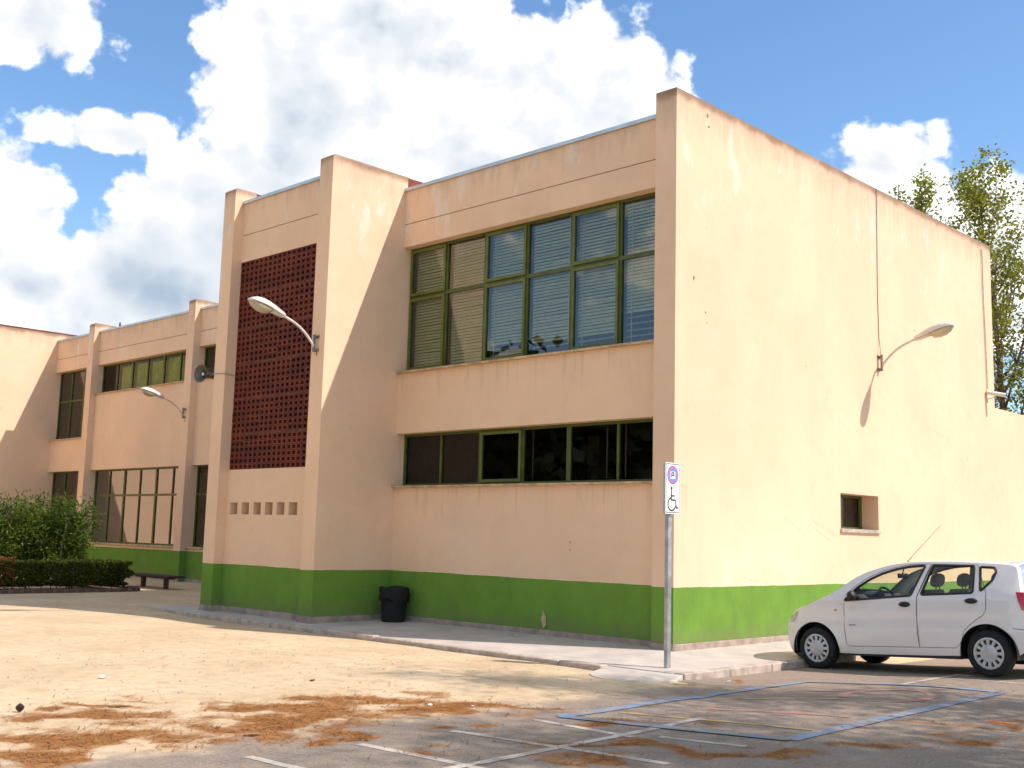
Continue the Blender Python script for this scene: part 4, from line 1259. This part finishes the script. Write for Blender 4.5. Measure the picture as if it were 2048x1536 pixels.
def hedge(name, x0, x1, y0, y1, z0, z1, n, label, mat='leaf_hedge', group='clipped hedges round the planting bed'):
    root = ob(name, None, loc=((x0 + x1) / 2, (y0 + y1) / 2, 0), label=label, cat='hedge', group=group)
    hx, hy = (x1 - x0) / 2, (y1 - y0) / 2
    P = nrg.uniform(-1, 1, (n, 3))
    # most leaves near the clipped surface
    m = nrg.random(n) < 0.8
    axs = nrg.choice(3, n, p=[0.36, 0.16, 0.48] if hy > hx else [0.16, 0.36, 0.48]); sg_ = np.sign(nrg.uniform(-1, 1, n))
    for k in range(3):
        s_ = m & (axs == k); P[s_, k] = sg_[s_] * (1 - np.abs(nrg.normal(0, 0.05, s_.sum())))
    lump = np.array([mnoise.noise(Vector((p[0] * hx * 2.2, p[1] * hy * 2.2, p[2] * 1.5 + x0))) for p in P])
    P *= (1 + 0.09 * lump)[:, None]
    C = np.stack([P[:, 0] * hx, P[:, 1] * hy, (z0 + z1) / 2 + P[:, 2] * (z1 - z0) / 2], 1)
    C += nrg.normal(0, 0.018, C.shape)
    ob('foliage', leaves('foliage', C, 0.034, 0.019, mat), None, root)
    st = MB(); q = random.Random(int(n))
    for k in range(int(hy * hx * 26) + 6):
        a, b = q.uniform(-hx, hx) * 0.85, q.uniform(-hy, hy) * 0.96
        st.tube([(a, b, 0), (a + q.uniform(-.1, .1), b + q.uniform(-.1, .1), z1 * 0.6)], [0.014, 0.006], 5)
    ob('stems', st.mesh('stems', fix=False), 'bark', root)


hedge('clipped_hedge', -17.55, -16.72, -6.5, 0.12, 0.16, 0.70, 34000, 'long clipped hedge with a dark shaded front beside the bench')
hedge('clipped_hedge', -24.0, -17.58, -0.45, 0.12, 0.16, 0.70, 15000, 'clipped hedge running back from the bench toward the far wing')
hedge('dry_shrub', -17.3, -16.62, -4.2, -2.75, 0.0, 0.80, 2600, 'reddish dry shrub at the left picture edge in the hedge', 'leaf_dry', None)
# low brick edging of the bed
ed = ob('bed_edging', None, loc=(0, 0, 0), label='low dark edging of bricks around the hedge bed', cat='edging')
path = [Vector((-16.4, y_, 0)) for y_ in np.arange(-7, -0.05, 0.26)] + [Vector((-16.85 + 0.45 * math.cos(a), -0.05 + 0.45 * math.sin(a), 0)) for a in np.linspace(0.3, 1.5, 4)] + [Vector((x_, 0.41, 0)) for x_ in np.arange(-17.1, -23, -0.26)]
brm = MB().box(-0.05, 0.05, -0.122, 0.122, -0.05, 0.09).mesh('edging_brick', bevel=0.008); brm.materials.append(MAT['border_brick'])
for i, p in enumerate(path[:-1]):
    d = path[i + 1] - p
    o = ob('edging_brick', brm, parent=ed, loc=(p.x, p.y, rng.uniform(-0.01, 0.012)), rotz=math.atan2(d.y, d.x) - math.pi / 2 + rng.uniform(-0.04, 0.04))
# bed soil
ob('bed_soil', slab([(-16.46, -7, 0.03), (-16.46, -0.1, 0.03), (-16.9, 0.36, 0.03), (-23, 0.36, 0.03), (-23, -7, 0.03)], 0.1).mesh('bed_soil'), 'border_brick', kind='structure', label='dark soil of the hedge bed')

# pines standing outside the picture on the right: they shade the asphalt
def pine(loc, H, seed, label, spread=3.2, n=15000):
    make_tree('pine_tree', loc, H, 0.22, 0.45, 26, spread, 0.35, n, 0.11, 0.022, 'needle_pine', 'bark', label, 'tree', 'pines beyond the right picture edge', seed, 0.03, 0.42)


pine((13.9, -1.6, 0), 13.0, 31, 'tall pine beside the parking lot, outside the picture at right', 3.0, 15000)
pine((11.0, 0.9, 0), 13.2, 32, 'narrow pine near the parked car, outside the picture at right', 1.7, 7000)
pine((15.2, -4.0, 0), 11.0, 33, 'pine level with the viewer, outside the picture at right', 2.8, 8000)
# trees across the yard, seen only as reflections in the panes
for i, (x_, y_, h_) in enumerate([(-22, -45, 11), (-29, -43, 12), (-36, -40, 11), (-43, -38, 12.5), (-50, -35, 11), (-57, -31, 12), (-15, -47, 11), (-8, -48, 10)]):
    make_tree('yard_tree', (x_, y_, 0), h_, 0.3, 0.06, 32, 5.6, 0.5, 5200, 0.55, 0.42, 'needle_pine', 'bark',
              'dark tree across the yard behind the viewer, %s in its row' % ('seventh sixth fifth fourth third second eighth ninth'.split()[i]), 'tree', 'trees across the yard', 50 + i, 0.0, 0.9)

# ------------------------------------------------------------------ small things lying about
def gz(x, y): return G(x, y) + 0.012 * mnoise.noise(Vector((x * 0.9, y * 0.9, 0.3))) + 0.004


def twig(x, y, L, a, label):
    z = gz(x, y) + 0.008
    p = [(x + L * t * math.cos(a) + 0.012 * math.sin(9 * t), y + L * t * math.sin(a), z + 0.006 * math.sin(5 * t)) for t in np.linspace(-.5, .5, 6)]
    ob('twig', MB().tube(p, [0.007, 0.010, 0.010, 0.009, 0.007, 0.004], 6).mesh('twig', smooth=True), 'wood_twig', label=label, cat='twig')


twig(2.30, -8.67, 0.16, 0.6, 'short reddish twig on the asphalt at lower left')
twig(0.41, -8.80, 0.22, 0.75, 'dark twig lying in the needle drift at lower left')
twig(-0.08, -6.37, 0.07, 0.5, 'tiny twig alone on the pale earth')
cn = MB()
for k in range(9):
    h = k / 8; r = 0.045 * math.sin(math.pi * (0.12 + 0.85 * h)); n = 8
    for j in range(n):
        a = 2 * math.pi * (j + 0.5 * (k % 2)) / n
        c = Vector((r * math.cos(a), r * math.sin(a), 0.01 + 0.085 * h)); o_ = Vector((math.cos(a), math.sin(a), 0.3)) * 0.016; t_ = Vector((-math.sin(a), math.cos(a), 0)) * 0.014
        cn.add([c - o_, c + t_, c + o_, c - t_, c - o_ * 0.2 + Vector((0, 0, 0.016))], [(0, 1, 4), (1, 2, 4), (2, 3, 4), (3, 0, 4), (0, 3, 2, 1)])
cn.lathe([(0.012, 0.0), (0.034, 0.02), (0.036, 0.05), (0.014, 0.095)], 8)
cn.v = [(q[0] * 0.66, q[1] * 0.66, q[2] * 0.66) for q in cn.v]
ob('pine_cone', cn.mesh('pine_cone'), 'cone_brown', loc=(0.19, -9.59, gz(0.19, -9.59)), label='dark pine cone on the earth at the lower left', cat='pine cone')


def scrap(name, x, y, r, seed, mat, label, cat, z=None):
    q = random.Random(seed); m = MB(); n = 7; z0 = (gz(x, y) if z is None else z) + 0.004
    pts = [(r * q.uniform(.5, 1.1) * math.cos(6.283 * i / n), r * q.uniform(.5, 1.1) * math.sin(6.283 * i / n), q.uniform(0.0, r * 0.5)) for i in range(n)]
    m.add(pts + [(0, 0, r * 0.55)], [(i, (i + 1) % n, n) for i in range(n)])
    ob(name, m.mesh(name), mat, loc=(x, y, z0), label=label, cat=cat)


scrap('paper_scrap', -1.455, -8.04, 0.06, 1, 'paper', 'white paper scrap on the pale earth at left', 'paper')
scrap('paper_scrap', 1.951, -6.51, 0.025, 2, 'paper', 'tiny white scrap in the needle drift, left one', 'paper')
scrap('paper_scrap', 2.253, -6.25, 0.02, 3, 'paper', 'tiny white scrap in the needle drift, right one', 'paper')
scrap('paper_scrap', 2.0, -1.6, 0.03, 5, 'paper', 'white scrap in the gutter by the kerb', 'paper')
scrap('crumpled_wrapper', -2.86, -0.35, 0.075, 4, 'dry_leaf', 'pale crumpled wrapper on the shaded sidewalk', 'wrapper', -0.008)
lf = MB().add([(-2.75, RY - 0.03, 0.10), (-2.69, RY - 0.02, 0.17), (-2.71, RY - 0.012, 0.30), (-2.77, RY - 0.02, 0.40), (-2.80, RY - 0.035, 0.24), (-2.74, RY - 0.05, 0.22)], [(0, 1, 5), (1, 2, 5), (2, 3, 5), (3, 4, 5), (4, 0, 5)])
ob('dry_leaf', lf.mesh('dry_leaf', fix=False), 'dry_leaf', label='curled dry leaf stuck low on the shaded green wall', cat='leaf')
# scattered dry leaves and pebbles, countless
peb = MB()
for k in range(420):
    x_, y_ = rng.uniform(-6, 3), rng.uniform(-11, -2.6)
    r = rng.uniform(0.005, 0.016); z_ = gz(x_, y_)
    peb.add([(x_ + r, y_, z_), (x_, y_ + r, z_), (x_ - r, y_, z_), (x_, y_ - r, z_), (x_ + r * .2, y_, z_ + r * rng.uniform(.6, 1))], [(0, 1, 4), (1, 2, 4), (2, 3, 4), (3, 0, 4)])
ob('pebbles', peb.mesh('pebbles', fix=False), 'plinth', kind='stuff', label='small stones scattered over the pale earth', cat='gravel')


# ------------------------------------------------------------------ parked car
def build_car():
    root = ob('parked_car', None, label='white five door hatchback parked nose in to the kerb', cat='car')
    A = Vector((1.829, 0.893, 0.146)); B = Vector((4.299, 0.727, 0.297))
    ex = (B - A).normalized(); ey = Vector((0, 0, 1)).cross(ex).normalized(); ez = ex.cross(ey)
    O = A + ey * 0.80 - ez * 0.29
    root.matrix_world = Matrix(((ex.x, ey.x, ez.x, O.x), (ex.y, ey.y, ez.y, O.y), (ex.z, ey.z, ez.z, O.z), (0, 0, 0, 1)))
    WB = 2.475

    def interp(xs, ys, x): return float(np.interp(x, xs, ys))

    def wplan(x): return interp([-0.55, -0.4, -0.2, 0.1, 0.5, 1.5, 2.3, 2.7, 2.85, 2.98], [0.70, 0.765, 0.805, 0.825, 0.835, 0.84, 0.835, 0.81, 0.785, 0.735], x)

    def ys(x, z):
        w = wplan(x)
        if z > 0.94: w -= 0.215 * ((z - 0.94) / 0.5) ** 1.15
        elif z > 0.80: w -= 0.006 * (z - 0.80) / 0.14
        if z < 0.45: w -= 0.045 * ((0.45 - z) / 0.25) ** 1.6
        w += 0.010 * math.exp(-((z - 0.56) / 0.07) ** 2)
        return w

    edge = [(-0.44, 0.235), (-0.495, 0.30), (-0.52, 0.44), (-0.515, 0.54), (-0.497, 0.63), (-0.435, 0.715), (-0.30, 0.80), (-0.10, 0.89), (0.12, 0.975), (0.30, 1.045),
            (0.43, 1.125), (0.59, 1.232), (0.75, 1.31), (0.944, 1.37), (1.134, 1.412), (1.32, 1.435), (1.57, 1.445), (1.85, 1.44), (2.19, 1.425), (2.5, 1.40), (2.72, 1.378), (2.83, 1.35),
            (2.865, 1.25), (2.905, 1.04), (2.93, 0.82), (2.965, 0.62), (2.965, 0.45), (2.90, 0.31)]
    bulge = [0.20, 0.25, 0.28, 0.28, 0.26, 0.20, 0.11, 0.075, 0.06, 0.06, 0.075, 0.075, 0.065, 0.055, 0.05, 0.045, 0.045, 0.045, 0.045, 0.045, 0.06, 0.09, 0.11, 0.13, 0.15, 0.17, 0.17, 0.13]
    # resample finer
    ed2, bu2 = [], []
    for i in range(len(edge) - 1):
        for t_ in (0, 0.5):
            p0, p1, p2, p3 = (np.array(edge[max(0, min(len(edge) - 1, i + k))]) for k in (-1, 0, 1, 2))
            q = 0.5 * ((2 * p1) + (-p0 + p2) * t_ + (2 * p0 - 5 * p1 + 4 * p2 - p3) * t_ ** 2 + (-p0 + 3 * p1 - 3 * p2 + p3) * t_ ** 3)
            ed2.append((float(q[0]), float(q[1]))); bu2.append(bulge[i] * (1 - t_) + bulge[i + 1] * t_)
    ed2.append(edge[-1]); bu2.append(bulge[-1])
    NT = 20
    ts = [-1 + 2 * j / NT for j in range(NT + 1)]
    ts = [math.copysign(abs(t_) ** 0.85, t_) for t_ in ts]
    grid = []
    for i, (x, z) in enumerate(ed2):
        a, b = ed2[max(0, i - 1)], ed2[min(len(ed2) - 1, i + 1)]
        tx, tz = b[0] - a[0], b[1] - a[1]; L = math.hypot(tx, tz); nx_, nz_ = -tz / L, tx / L
        hw = ys(x, z)
        grid.append([(x + nx_ * bu2[i] * (1 - abs(t_) ** 2.3), t_ * hw, z + nz_ * bu2[i] * (1 - abs(t_) ** 2.3)) for t_ in ts])
    wi0 = next(i for i, q in enumerate(ed2) if q[0] >= 0.30); wi1 = next(i for i, q in enumerate(ed2) if q[0] >= 1.04)
    ri0 = next(i for i, q in enumerate(ed2) if q[0] >= 2.82); ri1 = next(i for i, q in enumerate(ed2) if i > ri0 and q[1] <= 1.05)
    body, ws_, rw = MB(), MB(), MB()
    allv = [p for r in grid for p in r]; body.v = list(allv); ws_.v = list(allv); rw.v = list(allv)
    for i in range(len(ed2) - 1):
        for j in range(NT):
            f_ = (i * (NT + 1) + j, i * (NT + 1) + j + 1, (i + 1) * (NT + 1) + j + 1, (i + 1) * (NT + 1) + j)
            if wi0 <= i < wi1 and 1 <= j < NT - 1: ws_.f.append(f_)
            elif ri0 <= i < ri1 and 1 <= j < NT - 1: rw.f.append(f_)
            else: body.f.append(f_)

    def clean(mb):
        used = sorted({i for f_ in mb.f for i in f_}); mp = {o_: n_ for n_, o_ in enumerate(used)}
        mb.v = [mb.v[i] for i in used]; mb.f = [tuple(mp[i] for i in f_) for f_ in mb.f]; return mb

    def inset(mb, d):
        return mb
    # side panels by constrained triangulation of the side view
    def arc(cx, cz, r, a0, a1, n): return [(cx + r * math.cos(math.radians(a0 + (a1 - a0) * k / n)), cz + r * math.sin(math.radians(a0 + (a1 - a0) * k / n))) for k in range(n + 1)]
    RA = 0.362
    loop = [(-0.44, 0.235)]
    a0 = 180 + math.degrees(math.asin((0.29 - 0.235) / RA))
    loop += arc(0, 0.29, RA, a0, -math.degrees(math.asin((0.29 - 0.235) / RA)), 26)
    loop += [(0.7, 0.232), (1.2, 0.236), (1.8, 0.242)]
    a1 = 180 + math.degrees(math.asin((0.29 - 0.25) / RA)); loop += arc(WB, 0.29, RA, a1, -math.degrees(math.asin(0.02 / RA)), 26)
    loop += [(2.90, 0.31)]
    outer = loop + [ed2[i] for i in range(len(ed2) - 2, 0, -1)]
    win1 = [(0.50, 0.945), (1.49, 1.005), (1.645, 1.395), (1.42, 1.385), (1.23, 1.355), (1.04, 1.305), (0.86, 1.228), (0.68, 1.118)]
    win2 = [(1.63, 1.015), (2.33, 1.035), (2.315, 1.372), (1.755, 1.398)]
    win3 = [(2.425, 1.05), (2.565, 1.19), (2.60, 1.29), (2.572, 1.345), (2.39, 1.358)]

    def rnd(poly, k=0.12, n=3):
        out = []
        m = len(poly)
        for i in range(m):
            p, c, q = np.array(poly[i - 1]), np.array(poly[i]), np.array(poly[(i + 1) % m])
            a, b = c + (p - c) * min(k, 0.03 / max(np.linalg.norm(p - c), 1e-3)), c + (q - c) * min(k, 0.03 / max(np.linalg.norm(q - c), 1e-3))
            for s_ in range(n + 1):
                t_ = s_ / n; out.append(tuple((a * (1 - t_) ** 2 + 2 * c * t_ * (1 - t_) + b * t_ ** 2)))
        return out
    win1, win2, win3 = rnd(win1), rnd(win2), rnd(win3)
    door1 = [(0.494, 0.90), (0.484, 0.60), (0.491, 0.37), (0.53, 0.333), (1.0, 0.338), (1.566, 0.344), (1.562, 0.70), (1.575, 0.99), (1.72, 1.412), (1.42, 1.413), (1.20, 1.378), (1.02, 1.333), (0.84, 1.258), (0.66, 1.148), (0.52, 1.03)]
    door2 = [(1.578, 0.985), (1.564, 0.70), (1.569, 0.344), (2.05, 0.348), (2.10, 0.37), (2.145, 0.43), (2.20, 0.57), (2.345, 0.69), (2.46, 0.765), (2.494, 0.83), (2.50, 1.03), (2.36, 1.385), (1.735, 1.412)]

    def inside(p, poly):
        c = False; j = len(poly) - 1
        for i in range(len(poly)):
            if (poly[i][1] > p[1]) != (poly[j][1] > p[1]) and p[0] < (poly[j][0] - poly[i][0]) * (p[1] - poly[i][1]) / (poly[j][1] - poly[i][1]) + poly[i][0]: c = not c
            j = i
        return c
    V2, E2 = [], []

    def addloop(lp):
        k = len(V2); V2.extend(Vector(p) for p in lp); n = len(lp); E2.extend((k + i, k + (i + 1) % n) for i in range(n))
    for lp in (outer, win1, win2, win3, door1, door2): addloop(lp)
    for gx in np.arange(-0.5, 2.97, 0.07):
        for gzz in np.arange(0.25, 1.43, 0.06):
            if inside((gx, gzz), outer): V2.append(Vector((gx, gzz)))
    rv, re_, rf, *_ = delaunay_2d_cdt(V2, E2, [], 0, 1e-4)
    parts = {'body': [], 'd1': [], 'd2': []}
    for tri in rf:
        c = tuple(sum(rv[i][k] for i in tri) / 3 for k in (0, 1))
        if not inside(c, outer) or inside(c, win1) or inside(c, win2) or inside(c, win3): continue
        parts['d1' if inside(c, door1) else 'd2' if inside(c, door2) else 'body'].append(tuple(tri))
    for sgn in (-1, 1):
        v3 = [(p[0], sgn * ys(p[0], p[1]), p[1]) for p in rv]
        k = len(body.v); body.v += v3; body.f += [tuple(i + k for i in (t_ if sgn < 0 else t_[::-1])) for t_ in parts['body']]
        for key, nm in (('d1', 'front_door'), ('d2', 'rear_door')):
            m = MB(); m.v = list(v3); m.f = [(t_ if sgn < 0 else t_[::-1]) for t_ in parts[key]]
            d = ob(nm, clean(m).mesh(nm, smooth=60, fix=False), 'car_paint', root)
            hx, hz = (1.40, 0.893) if key == 'd1' else (2.31, 0.935)
            hm = MB(); rings = []
            for (r, o_) in ((0.0, 0.016), (0.6, 0.022), (0.9, 0.016), (1.0, 0.0), (1.0, -0.01)):
                rings.append([(hx + 0.085 * r * math.cos(a), sgn * (ys(hx, hz) + o_), hz + 0.036 * r * math.sin(a)) for a in np.linspace(0, 2 * math.pi, 20, endpoint=False)])
            ob('handle', hm.loft(rings).mesh('handle', smooth=50), 'black_plastic', d)
        for lp in (door1, door2):
            pts = []
            n = len(lp)
            for i in range(n):
                a, b = np.array(lp[i]), np.array(lp[(i + 1) % n]); kk = max(1, int(np.linalg.norm(b - a) / 0.08))
                for s_ in range(kk):
                    q = a + (b - a) * s_ / kk; pts.append((q[0], sgn * (ys(q[0], q[1]) + 0.0005), q[1]))
            ob('door_seam', MB().tube(pts, 0.0032, 5, closed=True).mesh('door_seam'), 'seam', root)
        for lp in (win1, win2, win3):
            pts = [(p[0], sgn * (ys(p[0], p[1]) - 0.002), p[1]) for p in lp]
            ob('window_trim', MB().tube(pts, 0.017, 6, closed=True).mesh('window_trim', smooth=True), 'black_plastic', root)
            ob('side_glass', MB().add([(p[0], sgn * (ys(p[0], p[1]) - 0.012), p[1]) for p in lp], [tuple(range(len(lp)))]).mesh('side_glass', fix=False), 'car_glass', root)
        # black quarter panel carrying the mirror
        q = [(0.505, 0.950), (0.68, 0.958), (0.725, 1.135), (0.685, 1.112)]
        ob('mirror_base', MB().add([(p[0], sgn * (ys(p[0], p[1]) - 0.006), p[1]) for p in q], [(0, 1, 2, 3)]).mesh('mirror_base', fix=False), 'black_plastic', root)
        rings = []
        for (o_, r) in ((-0.01, 0.5), (0.02, 0.7), (0.035, 1.0), (0.10, 1.05), (0.135, 0.85), (0.15, 0.4)):
            rings.append([(0.655 + 0.065 * r * math.cos(a) * (0.75 if math.sin(a) > 0 else 1.0), sgn * (ys(0.6, 1.0) - 0.01 + o_), 1.012 + 0.068 * r * math.sin(a)) for a in np.linspace(0, 2 * math.pi, 14, endpoint=False)])
        ob('wing_mirror', MB().loft(rings).mesh('wing_mirror', smooth=50), 'black_plastic', root)
        # lamps
        q = [(-0.455, 0.645), (-0.36, 0.652), (-0.275, 0.785), (-0.30, 0.798), (-0.43, 0.716)]
        ob('headlight', MB().add([(p[0] - 0.004, sgn * (ys(p[0], p[1]) + 0.006), p[1]) for p in q] + [(-0.60, sgn * 0.50, 0.66), (-0.47, sgn * 0.50, 0.80)], [(0, 1, 2, 3, 4), (0, 4, 3, 6, 5)]).mesh('headlight'), 'clear_lens', root)
        q = [(2.855, 1.04), (2.88, 0.93), (2.915, 0.82), (2.975, 0.82), (2.945, 1.035)]
        v_ = [(p[0] + 0.004, sgn * (ys(min(p[0], 2.96), p[1]) + 0.007), p[1]) for p in q] + [(3.05, sgn * 0.56, 1.035), (3.075, sgn * 0.56, 0.82)]
        ob('tail_light', MB().add(v_, [(0, 1, 2, 3, 4), (4, 3, 6, 5)]).mesh('tail_light'), 'red_lens', root)
        ob('side_repeater', MB().box(0.335, 0.375, sgn * ys(0.36, 0.815) - 0.004, sgn * ys(0.36, 0.815) + 0.006, 0.80, 0.83).mesh('side_repeater', bevel=0.004), 'orange_lens', root)
        # dark badge strip low on the front door
        ob('badge', MB().box(0.56, 0.66, sgn * ys(0.6, 0.62) - 0.003, sgn * ys(0.6, 0.62) + 0.003, 0.612, 0.622).mesh('badge'), 'black_plastic', root)
        ob('bumper_line', MB().tube([(x_, sgn * (ys(x_, 0.60) + 0.0005), 0.60 - 0.02 * (x_ - 2.78) / 0.2) for x_ in (2.80, 2.86, 2.92, 2.96)], 0.004, 5).mesh('bumper_line'), 'seam', root)
        # wheel housings
        for cx in (0, WB):
            m = MB(); rows = []
            for yy in (0.0, -0.30):
                rows.append([(cx + (RA + 0.004) * math.cos(math.radians(a)), sgn * (ys(cx, 0.5) + yy - 0.004), 0.29 + (RA + 0.004) * math.sin(math.radians(a))) for a in np.linspace(-12, 192, 24)])
            m.add(rows[0] + rows[1], [(i, i + 1, 24 + i + 1, 24 + i) for i in range(23)])
            m.add(rows[1] + [(cx, rows[1][0][1], 0.29)], [(i, i + 1, 24) for i in range(23)])
            ob('wheel_housing', m.mesh('wheel_housing', fix=False), 'black_plastic', root)
            # wheel
            w = ob('wheel', None, parent=root, loc=(cx, sgn * 0.725, 0.29))
            ty = MB().lathe([(0.185, -0.085), (0.24, -0.092), (0.272, -0.085), (0.287, -0.06), (0.29, 0.0), (0.287, 0.06), (0.272, 0.085), (0.24, 0.092), (0.185, 0.085), (0.18, 0.0), (0.185, -0.085)], 36, 'y', cap=False)
            ob('tyre', ty.mesh('tyre', smooth=50), 'tyre', w)
            ob('rim', MB().lathe([(0.186, sgn * 0.052), (0.186, sgn * 0.02), (0.02, sgn * 0.02)], 30, 'y').mesh('rim'), 'black_plastic', w)
            hc = MB(); fy = sgn * 0.084
            hc.lathe([(0.176, sgn * 0.05), (0.192, sgn * 0.078), (0.196, sgn * 0.086), (0.178, sgn * 0.092), (0.166, sgn * 0.080), (0.164, sgn * 0.05), (0.176, sgn * 0.05)], 36, 'y', cap=False)
            hc.lathe([(0.108, sgn * 0.05), (0.108, sgn * 0.088), (0.085, sgn * 0.096), (0.045, sgn * 0.099), (0.040, sgn * 0.104), (0.0005, sgn * 0.106)], 30, 'y')
            for s_ in range(12):
                a = 2 * math.pi * s_ / 12; r0, r1 = 0.10, 0.172
                ca, sa = math.cos(a), math.sin(a); hw0, hw1 = 0.016, 0.021
                p = []
                for (r, h_) in ((r0, hw0), (r1, hw1)):
                    for sd in (-1, 1):
                        for yy in (sgn * 0.052, fy): p.append((r * ca - sd * h_ * sa, yy, r * sa + sd * h_ * ca))
                hc.add(p, [(0, 1, 3, 2), (4, 6, 7, 5), (0, 4, 5, 1), (2, 3, 7, 6), (1, 5, 7, 3), (0, 2, 6, 4)])
            ob('hubcap', hc.mesh('hubcap', smooth=35), 'hubcap', w)
    ob('body', clean(body).mesh('body', smooth=50, fix=False), 'car_paint', root)
    ob('windscreen', clean(ws_).mesh('windscreen', smooth=60, fix=False), 'car_glass', root)
    ob('rear_window', clean(rw).mesh('rear_window', smooth=60, fix=False), 'car_glass', root)
    # floor, sills, dashboard, seats, steering wheel, mirror, aerial
    ob('floor_pan', MB().box(-0.42, 2.88, -0.46, 0.46, 0.19, 0.30).box(0.37, 2.10, -0.78, 0.78, 0.215, 0.30).mesh('floor_pan'), 'black_plastic', root)
    ob('sill_trim', MB().box(0.38, 2.10, -0.795, -0.70, 0.205, 0.24).box(0.38, 2.10, 0.70, 0.795, 0.205, 0.24).mesh('sill_trim'), 'black_plastic', root)
    ob('dashboard', MB().loft([[(0.28, -0.70, 0.75), (0.28, 0.70, 0.75), (0.28, 0.70, 1.0), (0.28, -0.70, 1.0)], [(0.62, -0.74, 0.70), (0.62, 0.74, 0.70), (0.62, 0.74, 1.03), (0.62, -0.74, 1.03)], [(0.78, -0.74, 0.65), (0.78, 0.74, 0.65), (0.78, 0.74, 0.94), (0.78, -0.74, 0.94)]]).mesh('dashboard', bevel=0.02), 'upholstery', root)
    ob('instrument_hood', MB().lathe([(0.05, 0.0), (0.16, 0.02), (0.15, 0.05), (0.08, 0.085), (0.01, 0.09)], 14, 'z', (0.68, -0.37, 0.98)).mesh('instrument_hood', smooth=50), 'upholstery', root)
    cw_ = Vector((0.92, -0.37, 0.96)); tilt = Vector((0.86, 0, 0.5)).normalized(); u_ = Vector((0, 1, 0)); v_ = tilt.cross(u_)
    swm = MB().tube([cw_ + (u_ * math.cos(a) + v_ * math.sin(a)) * 0.18 for a in np.linspace(0, 2 * math.pi, 20, endpoint=False)], 0.016, 6, closed=True)
    swm.tube([cw_ - u_ * 0.18, cw_, cw_ + u_ * 0.18], 0.014, 5).tube([cw_, cw_ - tilt * 0.22], 0.025, 6)
    ob('steering_wheel', swm.mesh('steering_wheel', smooth=50), 'upholstery', root)
    def rbox(m, x0, x1, y0, y1, z0, z1, lean=0.0):
        rings = []
        for f_, s_ in ((0, 0.86), (0.06, 1), (0.9, 0.98), (1, 0.8)):
            z = z0 + (z1 - z0) * f_; cx, cy = (x0 + x1) / 2 + lean * (z - z0), (y0 + y1) / 2
            rings.append([(cx + sx * (x1 - x0) / 2 * s_, cy + sy * (y1 - y0) / 2 * s_, z) for sx, sy in ((-1, -.8), (-.7, -1), (.7, -1), (1, -.8), (1, .8), (.7, 1), (-.7, 1), (-1, .8))])
        return m.loft(rings)
    for (x0, names) in ((1.22, 'front'), (2.06, 'rear')):
        for yc in (-0.37, 0.37):
            m = MB(); rbox(m, x0 - 0.30, x0 + 0.20, yc - 0.25, yc + 0.25, 0.42, 0.60); rbox(m, x0 + 0.18, x0 + 0.32, yc - 0.24, yc + 0.24, 0.56, 1.08, 0.22)
            ob('seat', m.mesh('seat', smooth=50), 'upholstery', root)
            if True:
                m = MB(); hx = x0 + (0.37 if names == 'front' else 0.36)
                rings = []
                for f_ in np.linspace(-0.98, 0.98, 9):
                    rr_ = (1 - abs(f_) ** 2.6) ** 0.4; cz_ = 1.20 + 0.095 * f_
                    rings.append([(hx + 0.06 + 0.02 * f_ + 0.062 * rr_ * math.copysign(abs(math.cos(a_)) ** 0.7, math.cos(a_)), yc + 0.14 * rr_ * math.copysign(abs(math.sin(a_)) ** 0.7, math.sin(a_)), cz_) for a_ in np.linspace(0, 2 * math.pi, 16, endpoint=False)])
                m.loft(rings)
                m.tube([(hx + 0.05, yc - 0.05, 1.05), (hx + 0.06, yc - 0.05, 1.14)], 0.008, 5).tube([(hx + 0.05, yc + 0.05, 1.05), (hx + 0.06, yc + 0.05, 1.14)], 0.008, 5)
                ob('headrest', m.mesh('headrest', smooth=50), 'upholstery', root)
    ob('rear_view_mirror', MB().box(0.93, 0.96, -0.12, 0.12, 1.24, 1.305).tube([(0.945, 0, 1.30), (0.98, 0, 1.40)], 0.01, 6).mesh('rear_view_mirror', bevel=0.006), 'black_plastic', root)
    ob('aerial', MB().tube([(1.25, -0.40, 1.455), (1.32, -0.40, 1.52), (1.78, -0.40, 1.93)], [0.006, 0.004, 0.0018], 6).mesh('aerial'), 'black_plastic', root)
    ob('wiper', MB().tube([(0.22, -0.5, 1.03), (0.30, -0.1, 1.10)], 0.008, 5).mesh('wiper'), 'black_plastic', root)
    ob('exhaust_box', MB().lathe([(0.07, -0.2), (0.09, -0.17), (0.09, 0.17), (0.07, 0.2)], 12, 'x', (2.92 - 0.25, -0.2, 0.22)).mesh('exhaust_box', smooth=40), 'black_plastic', root)
    plate = MB().box(3.085, 3.10, -0.26, 0.26, 0.62, 0.73)
    ob('number_plate', plate.mesh('number_plate'), 'sign_white', root)


build_car()
